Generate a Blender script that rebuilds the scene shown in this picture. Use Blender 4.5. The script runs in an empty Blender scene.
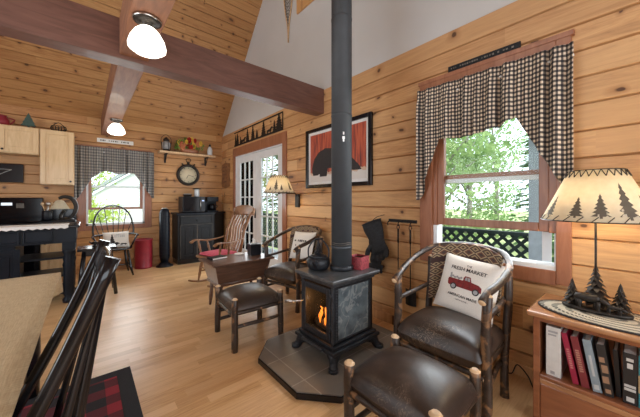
import bpy, bmesh, math, random
from mathutils import Vector, Matrix
PI = math.pi
scn = bpy.context.scene
COL = scn.collection

# ------------------------------------------------------------------ camera
cam_d = bpy.data.cameras.new('camera'); cam = bpy.data.objects.new('camera', cam_d); COL.objects.link(cam)
cam.location = (0, 0, 1.25); cam.rotation_euler = (PI/2, 0, math.radians(-40.5))
cam_d.sensor_width = 36; cam_d.lens = 15.41; cam_d.shift_y = -0.0133; cam_d.clip_start = 0.02; cam_d.clip_end = 400
scn.camera = cam
scn.view_settings.view_transform = 'Standard'; scn.view_settings.look = 'None'
scn.view_settings.gamma = 1; scn.view_settings.use_curve_mapping = False
scn.view_settings.exposure = 0.12
# ------------------------------------------------------------------ world
W = bpy.data.worlds.new('sky'); scn.world = W; W.use_nodes = True
wn = W.node_tree.nodes; wb = wn['Background']
wb.inputs[0].default_value = (0.80, 0.90, 1.0, 1); wb.inputs[1].default_value = 3.0
def sun(rot, s, ang=5):
    l = bpy.data.lights.new('sun', 'SUN'); l.energy = s; l.angle = math.radians(ang); l.color = (1, .95, .85)
    o = bpy.data.objects.new('sun', l); o.rotation_euler = rot; COL.objects.link(o)
sun((math.radians(42), math.radians(-8), math.radians(25)), 2.2)
def area(name, loc, rot, sx, sy, e, col=(1, 1, 1)):
    l = bpy.data.lights.new(name, 'AREA'); l.shape = 'RECTANGLE'; l.size = sx; l.size_y = sy; l.energy = e; l.color = col
    o = bpy.data.objects.new(name, l); o.location = loc; o.rotation_euler = rot; COL.objects.link(o); return o
# daylight entering at the windows in view, plus added fills on unseen walls
area('fill_left_wall', (-2.9, 2.2, 1.5), (PI/2, 0, -PI/2), 2.6, 1.9, 42, (.93, .97, 1))  # soft fill added at the unseen left wall; its window is invented
area('fill_rear_wall', (0.4, -2.38, 1.6), (PI/2, 0, 0), 3.4, 2.0, 44, (.95, .98, 1))  # fill light added behind the camera, at an invented opening
area('fill_left_high', (-2.9, 0.8, 4.2), (PI/2, 0, -PI/2), 3.0, 2.0, 45, (.97, .98, 1))  # added fill high on the unseen left wall, where no opening is cut
area('daylight_kitchen_window', (0.42, 6.10, 1.3), (-PI/2, 0, 0), .8, .9, 13, (.92, .97, 1))
area('daylight_porch_door', (2.26, 4.52, 1.2), (PI/2, 0, PI/2), 1.5, 1.8, 24, (.92, .97, 1))
area('daylight_side_window', (2.25, .78, 1.2), (PI/2, 0, PI/2), .7, .7, 12, (.92, .97, 1))

# ------------------------------------------------------------------ node helpers
def newmat(name):
    m = bpy.data.materials.new(name); m.use_nodes = True
    return m, m.node_tree.nodes, m.node_tree.links, m.node_tree.nodes['Principled BSDF']
class NT:
    def __init__(s, m): s.n = m.node_tree.nodes; s.l = m.node_tree.links
    def put(s, sock, v):
        if hasattr(v, 'is_output') or hasattr(v, 'links'): s.l.new(v, sock)
        else: sock.default_value = v
    def math(s, op, a, b=0.0, c=None, clamp=False):
        n = s.n.new('ShaderNodeMath'); n.operation = op; n.use_clamp = clamp
        s.put(n.inputs[0], a); s.put(n.inputs[1], b)
        if c is not None: s.put(n.inputs[2], c)
        return n.outputs[0]
    def obj(s, uv=False):
        t = s.n.new('ShaderNodeTexCoord'); x = s.n.new('ShaderNodeSeparateXYZ')
        s.l.new(t.outputs['UV' if uv else 'Object'], x.inputs[0]); return x.outputs
    def comb(s, x, y, z=0.0):
        n = s.n.new('ShaderNodeCombineXYZ'); s.put(n.inputs[0], x); s.put(n.inputs[1], y); s.put(n.inputs[2], z); return n.outputs[0]
    def noise(s, vec, scale=5, detail=3, rough=.5, dist=0):
        n = s.n.new('ShaderNodeTexNoise'); 
        if vec is not None: s.l.new(vec, n.inputs['Vector'])
        n.inputs['Scale'].default_value = scale; n.inputs['Detail'].default_value = detail
        n.inputs['Roughness'].default_value = rough; n.inputs['Distortion'].default_value = dist
        return n.outputs['Fac']
    def white(s, vec):
        n = s.n.new('ShaderNodeTexWhiteNoise'); n.noise_dimensions = '3D'; s.l.new(vec, n.inputs['Vector']); return n.outputs['Value']
    def vor(s, vec, scale=5):
        n = s.n.new('ShaderNodeTexVoronoi'); n.voronoi_dimensions = '2D'; s.l.new(vec, n.inputs['Vector']); n.inputs['Scale'].default_value = scale; return n.outputs
    def ramp(s, f, stops):
        n = s.n.new('ShaderNodeValToRGB'); s.l.new(f, n.inputs[0]); e = n.color_ramp.elements
        while len(e) < len(stops): e.new(.5)
        for k, (p, c) in zip(e, stops): k.position = p; k.color = (*c, 1) if len(c) == 3 else c
        return n.outputs[0]
    def mix(s, f, a, b, mode='MIX'):
        n = s.n.new('ShaderNodeMix'); n.data_type = 'RGBA'; n.blend_type = mode
        s.put(n.inputs[0], f)
        s.put(n.inputs[6], a if hasattr(a, 'links') else (*a, 1)); s.put(n.inputs[7], b if hasattr(b, 'links') else (*b, 1))
        return n.outputs[2]
    def rng(s, v, a, b, c=0., d=1.):
        n = s.n.new('ShaderNodeMapRange'); s.put(n.inputs[0], v)
        for i, q in enumerate((a, b, c, d)): n.inputs[i+1].default_value = q
        return n.outputs[0]
    def bump(s, h, p, strength=.3, dist=.01):
        n = s.n.new('ShaderNodeBump'); n.inputs['Strength'].default_value = strength; n.inputs['Distance'].default_value = dist
        s.l.new(h, n.inputs['Height']); s.l.new(n.outputs[0], p.inputs['Normal'])
def setp(p, rough=.5, metal=0, spec=None, coat=0):
    p.inputs['Roughness'].default_value = rough; p.inputs['Metallic'].default_value = metal
    if spec is not None: p.inputs['Specular IOR Level'].default_value = spec
    p.inputs['Coat Weight'].default_value = coat
def M(name, col, rough=.5, metal=0, var=.12, scale=12, bump=0., spec=None, coat=0, stretch=(1, 1, 1)):
    """plain material with a procedural variation of tone"""
    m, n, l, p = newmat(name); t = NT(m); o = t.obj()
    v = t.comb(t.math('MULTIPLY', o[0], stretch[0]), t.math('MULTIPLY', o[1], stretch[1]), t.math('MULTIPLY', o[2], stretch[2]))
    f = t.noise(v, scale, 4, .55)
    a = tuple(c*(1-var) for c in col); b = tuple(min(1, c*(1+var)) for c in col)
    l.new(t.ramp(f, [(.3, a), (.7, b)]), p.inputs['Base Color']); setp(p, rough, metal, spec, coat)
    if bump: t.bump(f, p, bump, .004)
    return m
def pine(name, pitch, seglen, cols, knot=.3, rough=.5, kscale=6., tint=.25, coat=.04, knotcol=(.10, .04, .015), gr=(1.3, 16)):
    """boards along local X, stacked along local Y"""
    m, n, l, p = newmat(name); t = NT(m); o = t.obj(); x, y = o[0], o[1]
    row = t.math('FLOOR', t.math('DIVIDE', y, pitch))
    r1 = t.white(t.comb(row, 3.3, 1.7))
    seg = t.math('FLOOR', t.math('DIVIDE', t.math('ADD', x, t.math('MULTIPLY', r1, 9.7)), seglen))
    r2 = t.white(t.comb(row, seg, 5.1)); r3 = t.white(t.comb(seg, row, 9.1))
    gx = t.math('ADD', t.math('MULTIPLY', x, gr[0]), t.math('MULTIPLY', r2, 40))
    gy = t.math('ADD', t.math('MULTIPLY', y, gr[1]), t.math('MULTIPLY', r3, 30))
    g = t.noise(t.comb(gx, gy, r2), 1.5, 6, .65, 1.6)
    c = t.ramp(g, [(.28, cols[0]), (.48, cols[1]), (.68, cols[2])])
    c = t.mix(t.math('MULTIPLY', r3, tint*2), c, cols[3])
    c = t.mix(t.rng(r2, .6, 1., 0., tint), c, cols[0])
    if knot:
        wz = t.noise(t.comb(x, y, 0.), 2.3, 2); kv = t.comb(t.math('ADD', t.math('MULTIPLY', x, .75), t.math('MULTIPLY', wz, .35)), t.math('ADD', y, t.math('MULTIPLY', r2, .07)), 0.0)
        wob = t.noise(kv, 30, 2); vo = t.vor(kv, kscale)
        sep = n.new('ShaderNodeSeparateColor'); l.new(vo['Color'], sep.inputs[0])
        sel = t.math('LESS_THAN', sep.outputs[0], knot)
        size = t.math('ADD', t.math('MULTIPLY', t.math('POWER', sep.outputs[1], 1.5), .085), .048)
        dd = t.math('ADD', vo['Distance'], t.math('MULTIPLY', t.math('SUBTRACT', wob, .5), .05))
        core = t.math('MULTIPLY', sel, t.math('SUBTRACT', 1., t.math('SMOOTH_MIN', t.math('DIVIDE', dd, size), 1., .2), clamp=True))
        halo = t.math('MULTIPLY', sel, t.rng(t.math('DIVIDE', dd, size), 1.0, 2.6, .55, 0.))
        c = t.mix(halo, c, cols[0]); c = t.mix(t.math('MULTIPLY', core, 2.6, clamp=True), c, knotcol)
    l.new(c, p.inputs['Base Color']); setp(p, rough, coat=coat); p.inputs['Coat Roughness'].default_value = .35
    t.bump(g, p, .08, .003)
    return m
PINE = [(.29, .12, .042), (.50, .25, .096), (.65, .375, .165), (.74, .47, .235)]
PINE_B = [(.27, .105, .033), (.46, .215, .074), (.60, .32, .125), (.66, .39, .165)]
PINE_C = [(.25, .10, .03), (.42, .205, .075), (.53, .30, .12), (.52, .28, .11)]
MT = {}
MT['wall'] = pine('knotty_pine_wall', .168, 2.6, PINE, .42, kscale=4.8, tint=.33)
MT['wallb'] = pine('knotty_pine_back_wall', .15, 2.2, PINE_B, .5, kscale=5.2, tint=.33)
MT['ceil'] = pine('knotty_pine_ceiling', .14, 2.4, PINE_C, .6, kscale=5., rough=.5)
FL = [(.40, .19, .07), (.57, .32, .135), (.69, .43, .205), (.76, .50, .27)]
MT['floor'] = pine('oak_laminate', .075, .52, FL, 0, rough=.36, tint=.34, coat=.25, gr=(2.2, 34))
def wood(name, cols, rough=.4, coat=.1, gr=(2, 2, 22), scale=1.6, bump=.08):
    m, n, l, p = newmat(name); t = NT(m); o = t.obj()
    v = t.comb(t.math('MULTIPLY', o[0], gr[0]), t.math('MULTIPLY', o[1], gr[1]), t.math('MULTIPLY', o[2], gr[2]))
    g = t.noise(v, scale, 5, .6, 1.0)
    l.new(t.ramp(g, [(.25, cols[0]), (.5, cols[1]), (.78, cols[2])]), p.inputs['Base Color']); setp(p, rough, coat=coat)
    t.bump(g, p, bump, .003); return m
BR = [(.20, .075, .042), (.27, .105, .06), (.33, .14, .085)]
MT['beam'] = wood('stained_beam', [(.10, .045, .033), (.145, .065, .048), (.19, .09, .066)], .5, .05, (2, 16, 16))
MT['beamy'] = wood('stained_beam_long', [(.15, .06, .032), (.22, .09, .045), (.30, .13, .065)], .7, .05, (16, 2, 16))
MT['trim'] = wood('stained_trim', [(.23, .08, .036), (.31, .118, .055), (.38, .155, .078)], .4, .15, (16, 16, 2))
MT['cherry'] = wood('cherry_veneer', [(.17, .055, .022), (.26, .09, .036), (.35, .135, .06)], .28, .4, (12, 1.5, 12))
MT['honey'] = wood('honey_top', [(.28, .12, .05), (.40, .19, .085), (.50, .27, .13)], .25, .5, (12, 1.5, 12))
MT['maple'] = wood('maple_cabinet', [(.60, .40, .20), (.70, .49, .27), (.77, .57, .33)], .4, .2, (14, 14, 2))
MT['oakrock'] = wood('rocker_wood', [(.14, .058, .024), (.24, .11, .046), (.34, .17, .075)], .42, .1, (6, 6, 6))
MT['walnut'] = wood('walnut_chest', [(.065, .03, .02), (.11, .055, .035), (.17, .09, .06)], .3, .3, (2, 18, 18))
MT['black'] = M('black_lacquer', (.007, .007, .009), .2, 0, .3, 8, spec=.4, coat=.1)
MT['blackwood'] = M('distressed_black_wood', (.009, .010, .012), .45, 0, .5, 25, spec=.25)
MT['worn'] = M('worn_edge', (.13, .11, .09), .6, 0, .5, 40)
MT['bluetop'] = M('dark_blue_black_paint', (.005, .008, .014), .35, 0, .2, 9, spec=.22)
MT['iron'] = M('cast_iron', (.02, .022, .027), .45, .3, .35, 60, .25)
MT['ironl'] = M('cast_iron_top', (.045, .048, .054), .42, .4, .35, 30, .25)
MT['pipe'] = M('stove_pipe_paint', (.05, .056, .064), .6, .1, .15, 6)
MT['bronze'] = M('dark_bronze', (.03, .024, .02), .45, .5, .3, 50)
MT['blackmetal'] = M('black_metal', (.012, .012, .013), .45, .3, .3, 50)
MT['chrome'] = M('brushed_nickel', (.62, .60, .57), .28, 1, .08, 40)
MT['white'] = M('white_paint', (.72, .73, .74), .4, 0, .03, 6)
MT['vinyl'] = M('white_vinyl', (.80, .82, .84), .4, 0, .03, 6)
MT['plaster'] = M('painted_drywall', (.58, .58, .575), .85, 0, .025, 2, .02)
MT['plastic'] = M('black_plastic', (.008, .009, .013), .35, 0, .2, 10, spec=.3)
MT['blackglass'] = M('black_glass', (.004, .004, .006), .12, 0, .1, 10, spec=.25)
MT['red'] = M('red_enamel', (.25, .012, .025), .4, 0, .15, 10)
MT['redtin'] = M('mottled_red_tin', (.30, .045, .055), .5, 0, .5, 70, .2)
MT['pink'] = M('rose_cushion', (.50, .07, .11), .85, 0, .15, 40, .2)
MT['cream'] = M('cream_canvas', (.76, .72, .66), .9, 0, .05, 160, .25)
MT['ink'] = M('dark_print', (.035, .03, .03), .9, 0, .2, 60)
MT['inkred'] = M('red_truck_print', (.20, .02, .02), .9, 0, .35, 60)
MT['paper'] = M('paper', (.75, .73, .70), .8, 0, .05, 40)
MT['peeled'] = M('peeled_hickory', (.62, .42, .24), .5, 0, .2, 30)
MT['felt'] = M('black_felt_glove', (.018, .018, .02), .9, 0, .4, 60, .5)
MT['grey'] = M('weathered_grey', (.36, .38, .40), .7, 0, .15, 14)
MT['lattice'] = M('dark_green_lattice', (.012, .022, .016), .7, 0, .3, 20)
MT['spruce'] = M('spruce_green_paint', (.05, .09, .075), .8, 0, .25, 30)
MT['stone'] = M('grey_stoneware', (.30, .30, .30), .4, 0, .2, 20)
MT['glassjar'] = M('frosted_jar', (.6, .62, .63), .2, 0, .05, 20)
def leather():
    m, n, l, p = newmat('distressed_leather'); t = NT(m); tc = n.new('ShaderNodeTexCoord')
    v = tc.outputs['Object']
    f = t.noise(v, 7, 5, .65)
    c = t.ramp(f, [(.3, (.020, .013, .010)), (.55, (.042, .026, .019)), (.8, (.095, .058, .038))])
    w = t.noise(v, 3, 2, .5); 
    vo = n.new('ShaderNodeTexNoise'); l.new(v, vo.inputs['Vector']); vo.inputs['Scale'].default_value = 13; vo.inputs['Distortion'].default_value = 4; vo.inputs['Detail'].default_value = 4
    s = t.math('SUBTRACT', 1., t.math('MULTIPLY', t.math('ABSOLUTE', t.math('SUBTRACT', vo.outputs['Fac'], .5)), 42), clamp=True)
    s = t.math('MULTIPLY', s, t.rng(w, .42, .62, 0, .85))
    c = t.mix(s, c, (.42, .31, .22)); l.new(c, p.inputs['Base Color'])
    r = t.rng(f, .3, .8, .30, .5); l.new(r, p.inputs['Roughness']); t.bump(f, p, .25, .006)
    return m
MT['leather'] = leather()
def bark():
    m, n, l, p = newmat('hickory_bark'); t = NT(m); tc = n.new('ShaderNodeTexCoord'); v = tc.outputs['Object']
    f = t.noise(v, 28, 5, .7); g = t.noise(v, 10, 3, .55, .8)
    c = t.ramp(f, [(.3, (.012, .008, .006)), (.6, (.045, .026, .017)), (.85, (.12, .07, .042))])
    k = t.rng(g, .55, .64, 0., .8); c = t.mix(k, c, (.30, .15, .065))
    l.new(c, p.inputs['Base Color']); setp(p, .42, coat=.08); t.bump(f, p, .5, .006); return m
MT['bark'] = bark()
def stonepanel(name, base, vein, sc=9):
    m, n, l, p = newmat(name); t = NT(m); tc = n.new('ShaderNodeTexCoord'); v = tc.outputs['Object']
    a = n.new('ShaderNodeTexNoise'); l.new(v, a.inputs['Vector']); a.inputs['Scale'].default_value = sc; a.inputs['Detail'].default_value = 6; a.inputs['Distortion'].default_value = .8
    s = t.math('SUBTRACT', 1., t.math('MULTIPLY', t.math('ABSOLUTE', t.math('SUBTRACT', a.outputs['Fac'], .5)), 22), clamp=True)
    f = t.noise(v, 12, 5, .6)
    c = t.ramp(f, [(.3, base[0]), (.7, base[1])]); c = t.mix(t.math('MULTIPLY', s, .45), c, vein)
    l.new(c, p.inputs['Base Color']); setp(p, .3, coat=.2); return m
MT['soap'] = stonepanel('veined_soapstone', [(.035, .048, .060), (.15, .18, .19)], (.38, .38, .36))
MT['topstone'] = stonepanel('dark_soapstone_top', [(.04, .043, .047), (.085, .09, .095)], (.17, .17, .17), 7)
def slate():
    m, n, l, p = newmat('slate_tiles'); t = NT(m); o = t.obj()
    b = n.new('ShaderNodeTexBrick'); l.new(t.comb(t.math('ADD', o[0], .13), t.math('ADD', o[1], .09)), b.inputs['Vector'])
    b.offset = 0; b.inputs['Scale'].default_value = 1; b.inputs['Brick Width'].default_value = .31; b.inputs['Row Height'].default_value = .31
    b.inputs['Mortar Size'].default_value = .004; b.inputs['Color1'].default_value = (.15, .12, .095, 1); b.inputs['Color2'].default_value = (.23, .19, .15, 1)
    b.inputs['Mortar'].default_value = (.34, .31, .27, 1)
    tc = n.new('ShaderNodeTexCoord'); f = t.noise(tc.outputs['Object'], 7, 6, .65, .8)
    c = t.mix(t.rng(f, .3, .75, 0., .6), b.outputs['Color'], (.11, .105, .10)); l.new(c, p.inputs['Base Color']); setp(p, .42); t.bump(f, p, .3, .004); return m
MT['slate'] = slate()
def gingham(name, period, light, mid, dark, rough=.9):
    m, n, l, p = newmat(name); t = NT(m); u = t.obj(True)
    a = t.math('LESS_THAN', t.math('FRACT', t.math('DIVIDE', u[0], period)), .5); b = t.math('LESS_THAN', t.math('FRACT', t.math('DIVIDE', u[1], period)), .5)
    s = t.math('ADD', a, b)
    c = t.mix(t.math('LESS_THAN', s, .5), mid, light); c = t.mix(t.math('GREATER_THAN', s, 1.5), c, dark)
    l.new(c, p.inputs['Base Color']); setp(p, rough); return m
MT['gingham'] = gingham('black_cream_gingham', .031, (.72, .60, .46), (.13, .105, .09), (.018, .018, .022))
MT['ticking'] = gingham('grey_check_cloth', .05, (.34, .315, .28), (.19, .18, .17), (.09, .088, .09))
def plaid():
    m, n, l, p = newmat('red_black_plaid'); t = NT(m); o = t.obj()
    a = t.math('LESS_THAN', t.math('FRACT', t.math('DIVIDE', o[0], .19)), .5); b = t.math('LESS_THAN', t.math('FRACT', t.math('DIVIDE', o[1], .19)), .5)
    s = t.math('ADD', a, b); c = t.mix(t.math('LESS_THAN', s, .5), (.10, .012, .018), (.27, .018, .03)); c = t.mix(t.math('GREATER_THAN', s, 1.5), c, (.014, .012, .015))
    l.new(c, p.inputs['Base Color']); setp(p, .95); tc = n.new('ShaderNodeTexCoord'); t.bump(t.noise(tc.outputs['Object'], 250, 2), p, .6, .004); return m
MT['plaid'] = plaid()
def burlap():
    m, n, l, p = newmat('burlap_cloth'); t = NT(m); o = t.obj(True)
    f = t.noise(t.comb(t.math('MULTIPLY', o[0], 3), t.math('MULTIPLY', o[1], 40)), 6, 3); g = t.noise(t.comb(t.math('MULTIPLY', o[0], 40), t.math('MULTIPLY', o[1], 3)), 6, 3)
    s = t.math('MULTIPLY', t.math('ADD', f, g), .5)
    l.new(t.ramp(s, [(.35, (.37, .26, .14)), (.65, (.56, .42, .25))]), p.inputs['Base Color']); setp(p, .95); t.bump(s, p, .7, .004); return m
MT['burlap'] = burlap()
def kilim():
    m, n, l, p = newmat('kilim_weave'); t = NT(m); o = t.obj(True)
    # UV in metres: diamonds along u
    u = t.math('ABSOLUTE', t.math('SUBTRACT', t.math('FRACT', t.math('DIVIDE', o[0], .085)), .5)); v = t.math('ABSOLUTE', t.math('SUBTRACT', t.math('FRACT', t.math('DIVIDE', o[1], .055)), .5))
    d = t.math('ADD', u, v)
    c = t.ramp(d, [(.0, (.06, .03, .02)), (.15, (.30, .22, .12)), (.3, (.07, .04, .03)), (.5, (.36, .27, .16)), (.62, (.12, .05, .03)), (.8, (.05, .03, .025))])
    c.node.color_ramp.interpolation = 'CONSTANT'
    # dark leather band below the top strip
    band = t.math('MULTIPLY', t.math('LESS_THAN', o[1], -.085), t.math('GREATER_THAN', o[1], -.125)); c = t.mix(band, c, (.035, .012, .01))
    l.new(c, p.inputs['Base Color']); setp(p, .8); return m
MT['kilim'] = kilim()
def braided():
    m, n, l, p = newmat('braided_mat'); t = NT(m); o = t.obj()
    # oval rings
    r = t.math('SQRT', t.math('ADD', t.math('POWER', t.math('DIVIDE', o[0], .17), 2), t.math('POWER', t.math('DIVIDE', o[1], .30), 2)))
    an = t.math('ARCTAN2', o[0], o[1])
    k = t.math('SINE', t.math('ADD', t.math('MULTIPLY', an, 60), t.math('MULTIPLY', r, 90)))
    rg = t.math('FRACT', t.math('MULTIPLY', r, 5.)); 
    c = t.mix(t.math('GREATER_THAN', rg, .55), (.50, .44, .34), (.10, .09, .075)); c = t.mix(t.rng(k, .2, .6, 0, .6), c, (.62, .57, .46))
    l.new(c, p.inputs['Base Color']); setp(p, .95); return m
MT['braid'] = braided()
def glass():
    m, n, l, p = newmat('window_glass'); n.remove(p); o = n['Material Output']
    tr = n.new('ShaderNodeBsdfTransparent'); tr.inputs[0].default_value = (.97, .985, .98, 1); g = n.new('ShaderNodeBsdfGlossy'); g.inputs['Roughness'].default_value = .02
    f = n.new('ShaderNodeLayerWeight'); f.inputs[0].default_value = .12; mx = n.new('ShaderNodeMixShader')
    l.new(f.outputs['Fresnel'], mx.inputs[0]); l.new(tr.outputs[0], mx.inputs[1]); l.new(g.outputs[0], mx.inputs[2]); l.new(mx.outputs[0], o.inputs[0]); return m
MT['glass'] = glass()
def emit(name, col, s, base=(.8, .8, .8)):
    m, n, l, p = newmat(name); p.inputs['Base Color'].default_value = (*base, 1); p.inputs['Emission Color'].default_value = (*col, 1); p.inputs['Emission Strength'].default_value = s; return m
MT['globe'] = emit('lit_opal_glass', (1, .92, .78), 2.6)
def flame():
    m, n, l, p = newmat('flame'); t = NT(m); o = t.obj()
    c = t.ramp(t.rng(o[2], 0., .2, 0, 1), [(0, (1, .62, .2)), (.6, (1, .40, .07)), (1, (.9, .2, .02))]); l.new(c, p.inputs['Emission Color']); p.inputs['Emission Strength'].default_value = 1.7
    p.inputs['Base Color'].default_value = (.3, .1, .02, 1); return m
MT['flame'] = flame()
def shade(name, s=.9):
    m, n, l, p = newmat(name); n.remove(p); t = NT(m); o = n['Material Output']
    tc = n.new('ShaderNodeTexCoord'); f = t.noise(tc.outputs['Object'], 30, 4)
    c = t.ramp(f, [(.3, (.84, .76, .60)), (.7, (.92, .85, .70))])
    d = n.new('ShaderNodeBsdfDiffuse'); tl = n.new('ShaderNodeBsdfTranslucent'); l.new(c, d.inputs[0]); l.new(c, tl.inputs[0])
    mx = n.new('ShaderNodeMixShader'); mx.inputs[0].default_value = .55; l.new(d.outputs[0], mx.inputs[1]); l.new(tl.outputs[0], mx.inputs[2]); l.new(mx.outputs[0], o.inputs[0]); return m
MT['shade'] = shade('parchment_shade')
def leafmat(name, a, b):
    m, n, l, p = newmat(name); n.remove(p); t = NT(m); o = n['Material Output']; tc = n.new('ShaderNodeTexCoord')
    c = t.ramp(t.noise(tc.outputs['Object'], 3.5, 3), [(.3, a), (.7, b)])
    d = n.new('ShaderNodeBsdfDiffuse'); tl = n.new('ShaderNodeBsdfTranslucent'); l.new(c, d.inputs[0]); l.new(c, tl.inputs[0])
    mx = n.new('ShaderNodeMixShader'); mx.inputs[0].default_value = .5; l.new(d.outputs[0], mx.inputs[1]); l.new(tl.outputs[0], mx.inputs[2]); l.new(mx.outputs[0], o.inputs[0]); return m
MT['leaf'] = leafmat('light_green_leaves', (.16, .26, .09), (.52, .64, .30))
MT['leaf2'] = leafmat('mid_green_leaves', (.18, .30, .11), (.42, .56, .26))
MT['leafy'] = leafmat('yellow_green_leaves', (.30, .42, .06), (.60, .70, .16))
MT['fir'] = leafmat('fir_needles', (.09, .18, .08), (.24, .36, .17))
MT['trunk'] = M('grey_bark', (.30, .27, .23), .9, 0, .4, 12, .4)
MT['grassm'] = M('grass_ground', (.40, .46, .20), .95, 0, .35, 3)

# ------------------------------------------------------------------ mesh helpers
class G:
    def __init__(s): s.v = []; s.f = []; s.mi = []; s.sm = []; s.uv = {}
    def add(s, vs, fs, mi=0, sm=False):
        b = len(s.v); s.v += [Vector(q) for q in vs]
        for f in fs: s.f.append(tuple(b+i for i in f)); s.mi.append(mi); s.sm.append(sm)
        return s
    def box(s, c, d, rot=None, mi=0, taper=None):
        vs = []
        for k in (-1, 1):
            tx, ty = (taper if (taper and k == -1) else (1, 1))
            for i, j in ((-1, -1), (1, -1), (1, 1), (-1, 1)): vs.append(Vector((i*d[0]/2*tx, j*d[1]/2*ty, k*d[2]/2)))
        R = rot.to_matrix() if hasattr(rot, 'to_matrix') else (rot if rot is not None else Matrix.Identity(3))
        vs = [R @ q + Vector(c) for q in vs]
        return s.add(vs, [(3, 2, 1, 0), (4, 5, 6, 7), (0, 1, 5, 4), (1, 2, 6, 5), (2, 3, 7, 6), (3, 0, 4, 7)], mi)
    def span(s, a, b, mi=0):
        return s.box([(a[i]+b[i])/2 for i in range(3)], [abs(b[i]-a[i]) for i in range(3)], mi=mi)
    def tube(s, pts, r, seg=8, mi=0, cap=0, dome=False, flat=None):
        pts = [Vector(p) for p in pts]; n = len(pts); R = r if isinstance(r, (list, tuple)) else [r]*n
        if dome:
            d0 = (pts[0]-pts[1]).normalized(); d1 = (pts[-1]-pts[-2]).normalized()
            pts = [pts[0]+d0*R[0]*.45] + pts + [pts[-1]+d1*R[-1]*.45]; R = [R[0]*.55]+list(R)+[R[-1]*.55]; n += 2
        b = len(s.v); T = []
        for i in range(n): T.append((pts[min(i+1, n-1)]-pts[max(i-1, 0)]).normalized())
        up = Vector((0, 0, 1)) if abs(T[0].z) < .9 else Vector((1, 0, 0)); X = T[0].cross(up).normalized()
        for i in range(n):
            X = (X - T[i]*X.dot(T[i])).normalized(); Yv = T[i].cross(X)
            fx, fy = flat or (1, 1)
            for k in range(seg):
                a = 2*PI*k/seg; s.v.append(pts[i]+X*math.cos(a)*R[i]*fx+Yv*math.sin(a)*R[i]*fy)
        for i in range(n-1):
            for k in range(seg):
                k2 = (k+1) % seg; s.f.append((b+i*seg+k, b+i*seg+k2, b+(i+1)*seg+k2, b+(i+1)*seg+k))
                endc = dome and (i == 0 or i == n-2); s.mi.append(cap if endc else mi); s.sm.append(True)
        s.f.append(tuple(b+k for k in reversed(range(seg)))); s.mi.append(cap if dome else mi); s.sm.append(False)
        s.f.append(tuple(b+(n-1)*seg+k for k in range(seg))); s.mi.append(cap if dome else mi); s.sm.append(False)
        return s
    def lathe(s, prof, c=(0, 0, 0), seg=20, mi=0, sx=1, sy=1, close=True, R=None):
        b = len(s.v); c = Vector(c); R = R or Matrix.Identity(3)
        for r, z in prof:
            for k in range(seg): a = 2*PI*k/seg; s.v.append(R @ Vector((math.cos(a)*r*sx, math.sin(a)*r*sy, z))+c)
        for i in range(len(prof)-1):
            for k in range(seg):
                k2 = (k+1) % seg; s.f.append((b+i*seg+k, b+i*seg+k2, b+(i+1)*seg+k2, b+(i+1)*seg+k)); s.mi.append(mi); s.sm.append(True)
        if close:
            s.f.append(tuple(b+k for k in reversed(range(seg)))); s.mi.append(mi); s.sm.append(False)
            s.f.append(tuple(b+(len(prof)-1)*seg+k for k in range(seg))); s.mi.append(mi); s.sm.append(False)
        return s
    def prism(s, poly, d, fn, mi=0):
        """poly of 2-D points, thickness d, fn(u,v,w)->3-D"""
        n = len(poly); vs = [fn(u, v, 0) for u, v in poly]+[fn(u, v, d) for u, v in poly]
        fs = [tuple(reversed(range(n))), tuple(range(n, 2*n))]+[(i, (i+1) % n, n+(i+1) % n, n+i) for i in range(n)]
        return s.add(vs, fs, mi)
    def grid(s, nu, nv, fn, mi=0, uv=None, sm=True):
        b = len(s.v)
        for i in range(nu+1):
            for j in range(nv+1):
                s.v.append(Vector(fn(i/nu, j/nv)))
                if uv: s.uv[b+i*(nv+1)+j] = uv(i/nu, j/nv)
        for i in range(nu):
            for j in range(nv):
                q = b+i*(nv+1)+j; s.f.append((q, q+nv+1, q+nv+2, q+1)); s.mi.append(mi); s.sm.append(sm)
        return s
    def build(s, name, mats, parent=None, bev=0, solid=0, sub=0, fix=True):
        me = bpy.data.meshes.new(name); me.from_pydata([tuple(v) for v in s.v], [], s.f)
        for m in (mats if isinstance(mats, (list, tuple)) else [mats]): me.materials.append(MT[m] if isinstance(m, str) else m)
        me.polygons.foreach_set('material_index', s.mi); me.polygons.foreach_set('use_smooth', s.sm)
        if s.uv:
            ul = me.uv_layers.new(name='UV')
            for lp in me.loops: ul.data[lp.index].uv = s.uv.get(lp.vertex_index, (0, 0))
        if fix:
            bm = bmesh.new(); bm.from_mesh(me); bmesh.ops.recalc_face_normals(bm, faces=bm.faces); bm.to_mesh(me); bm.free()
        me.update()
        o = bpy.data.objects.new(name, me); COL.objects.link(o)
        if parent: o.parent = parent
        if solid: q = o.modifiers.new('s', 'SOLIDIFY'); q.thickness = solid; q.offset = 0
        if bev: q = o.modifiers.new('b', 'BEVEL'); q.width = bev; q.segments = 2; q.limit_method = 'ANGLE'; q.angle_limit = math.radians(50)
        if sub: q = o.modifiers.new('u', 'SUBSURF'); q.levels = sub; q.render_levels = sub
        return o
def tag(o, label=None, cat=None, group=None, kind=None):
    if label: o['label'] = label
    if cat: o['category'] = cat
    if group: o['group'] = group
    if kind: o['kind'] = kind
    return o
def thing(name, label, cat, loc=(0, 0, 0), rz=0, group=None):
    o = bpy.data.objects.new(name, None); COL.objects.link(o); o.location = loc; o.rotation_euler = (0, 0, rz); o.empty_display_size = .1
    return tag(o, label, cat, group)
def struct(name, loc=(0, 0, 0), rot=(0, 0, 0)):
    o = bpy.data.objects.new(name, None); COL.objects.link(o); o.location = loc; o.rotation_euler = rot; o['kind'] = 'structure'; return o
def kids(o): return [c for c in bpy.data.objects if c.parent == o]
def copy_tree(o, parent=None):
    c = o.copy(); COL.objects.link(c); c.parent = parent
    for k in kids(o): copy_tree(k, c)
    return c
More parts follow.
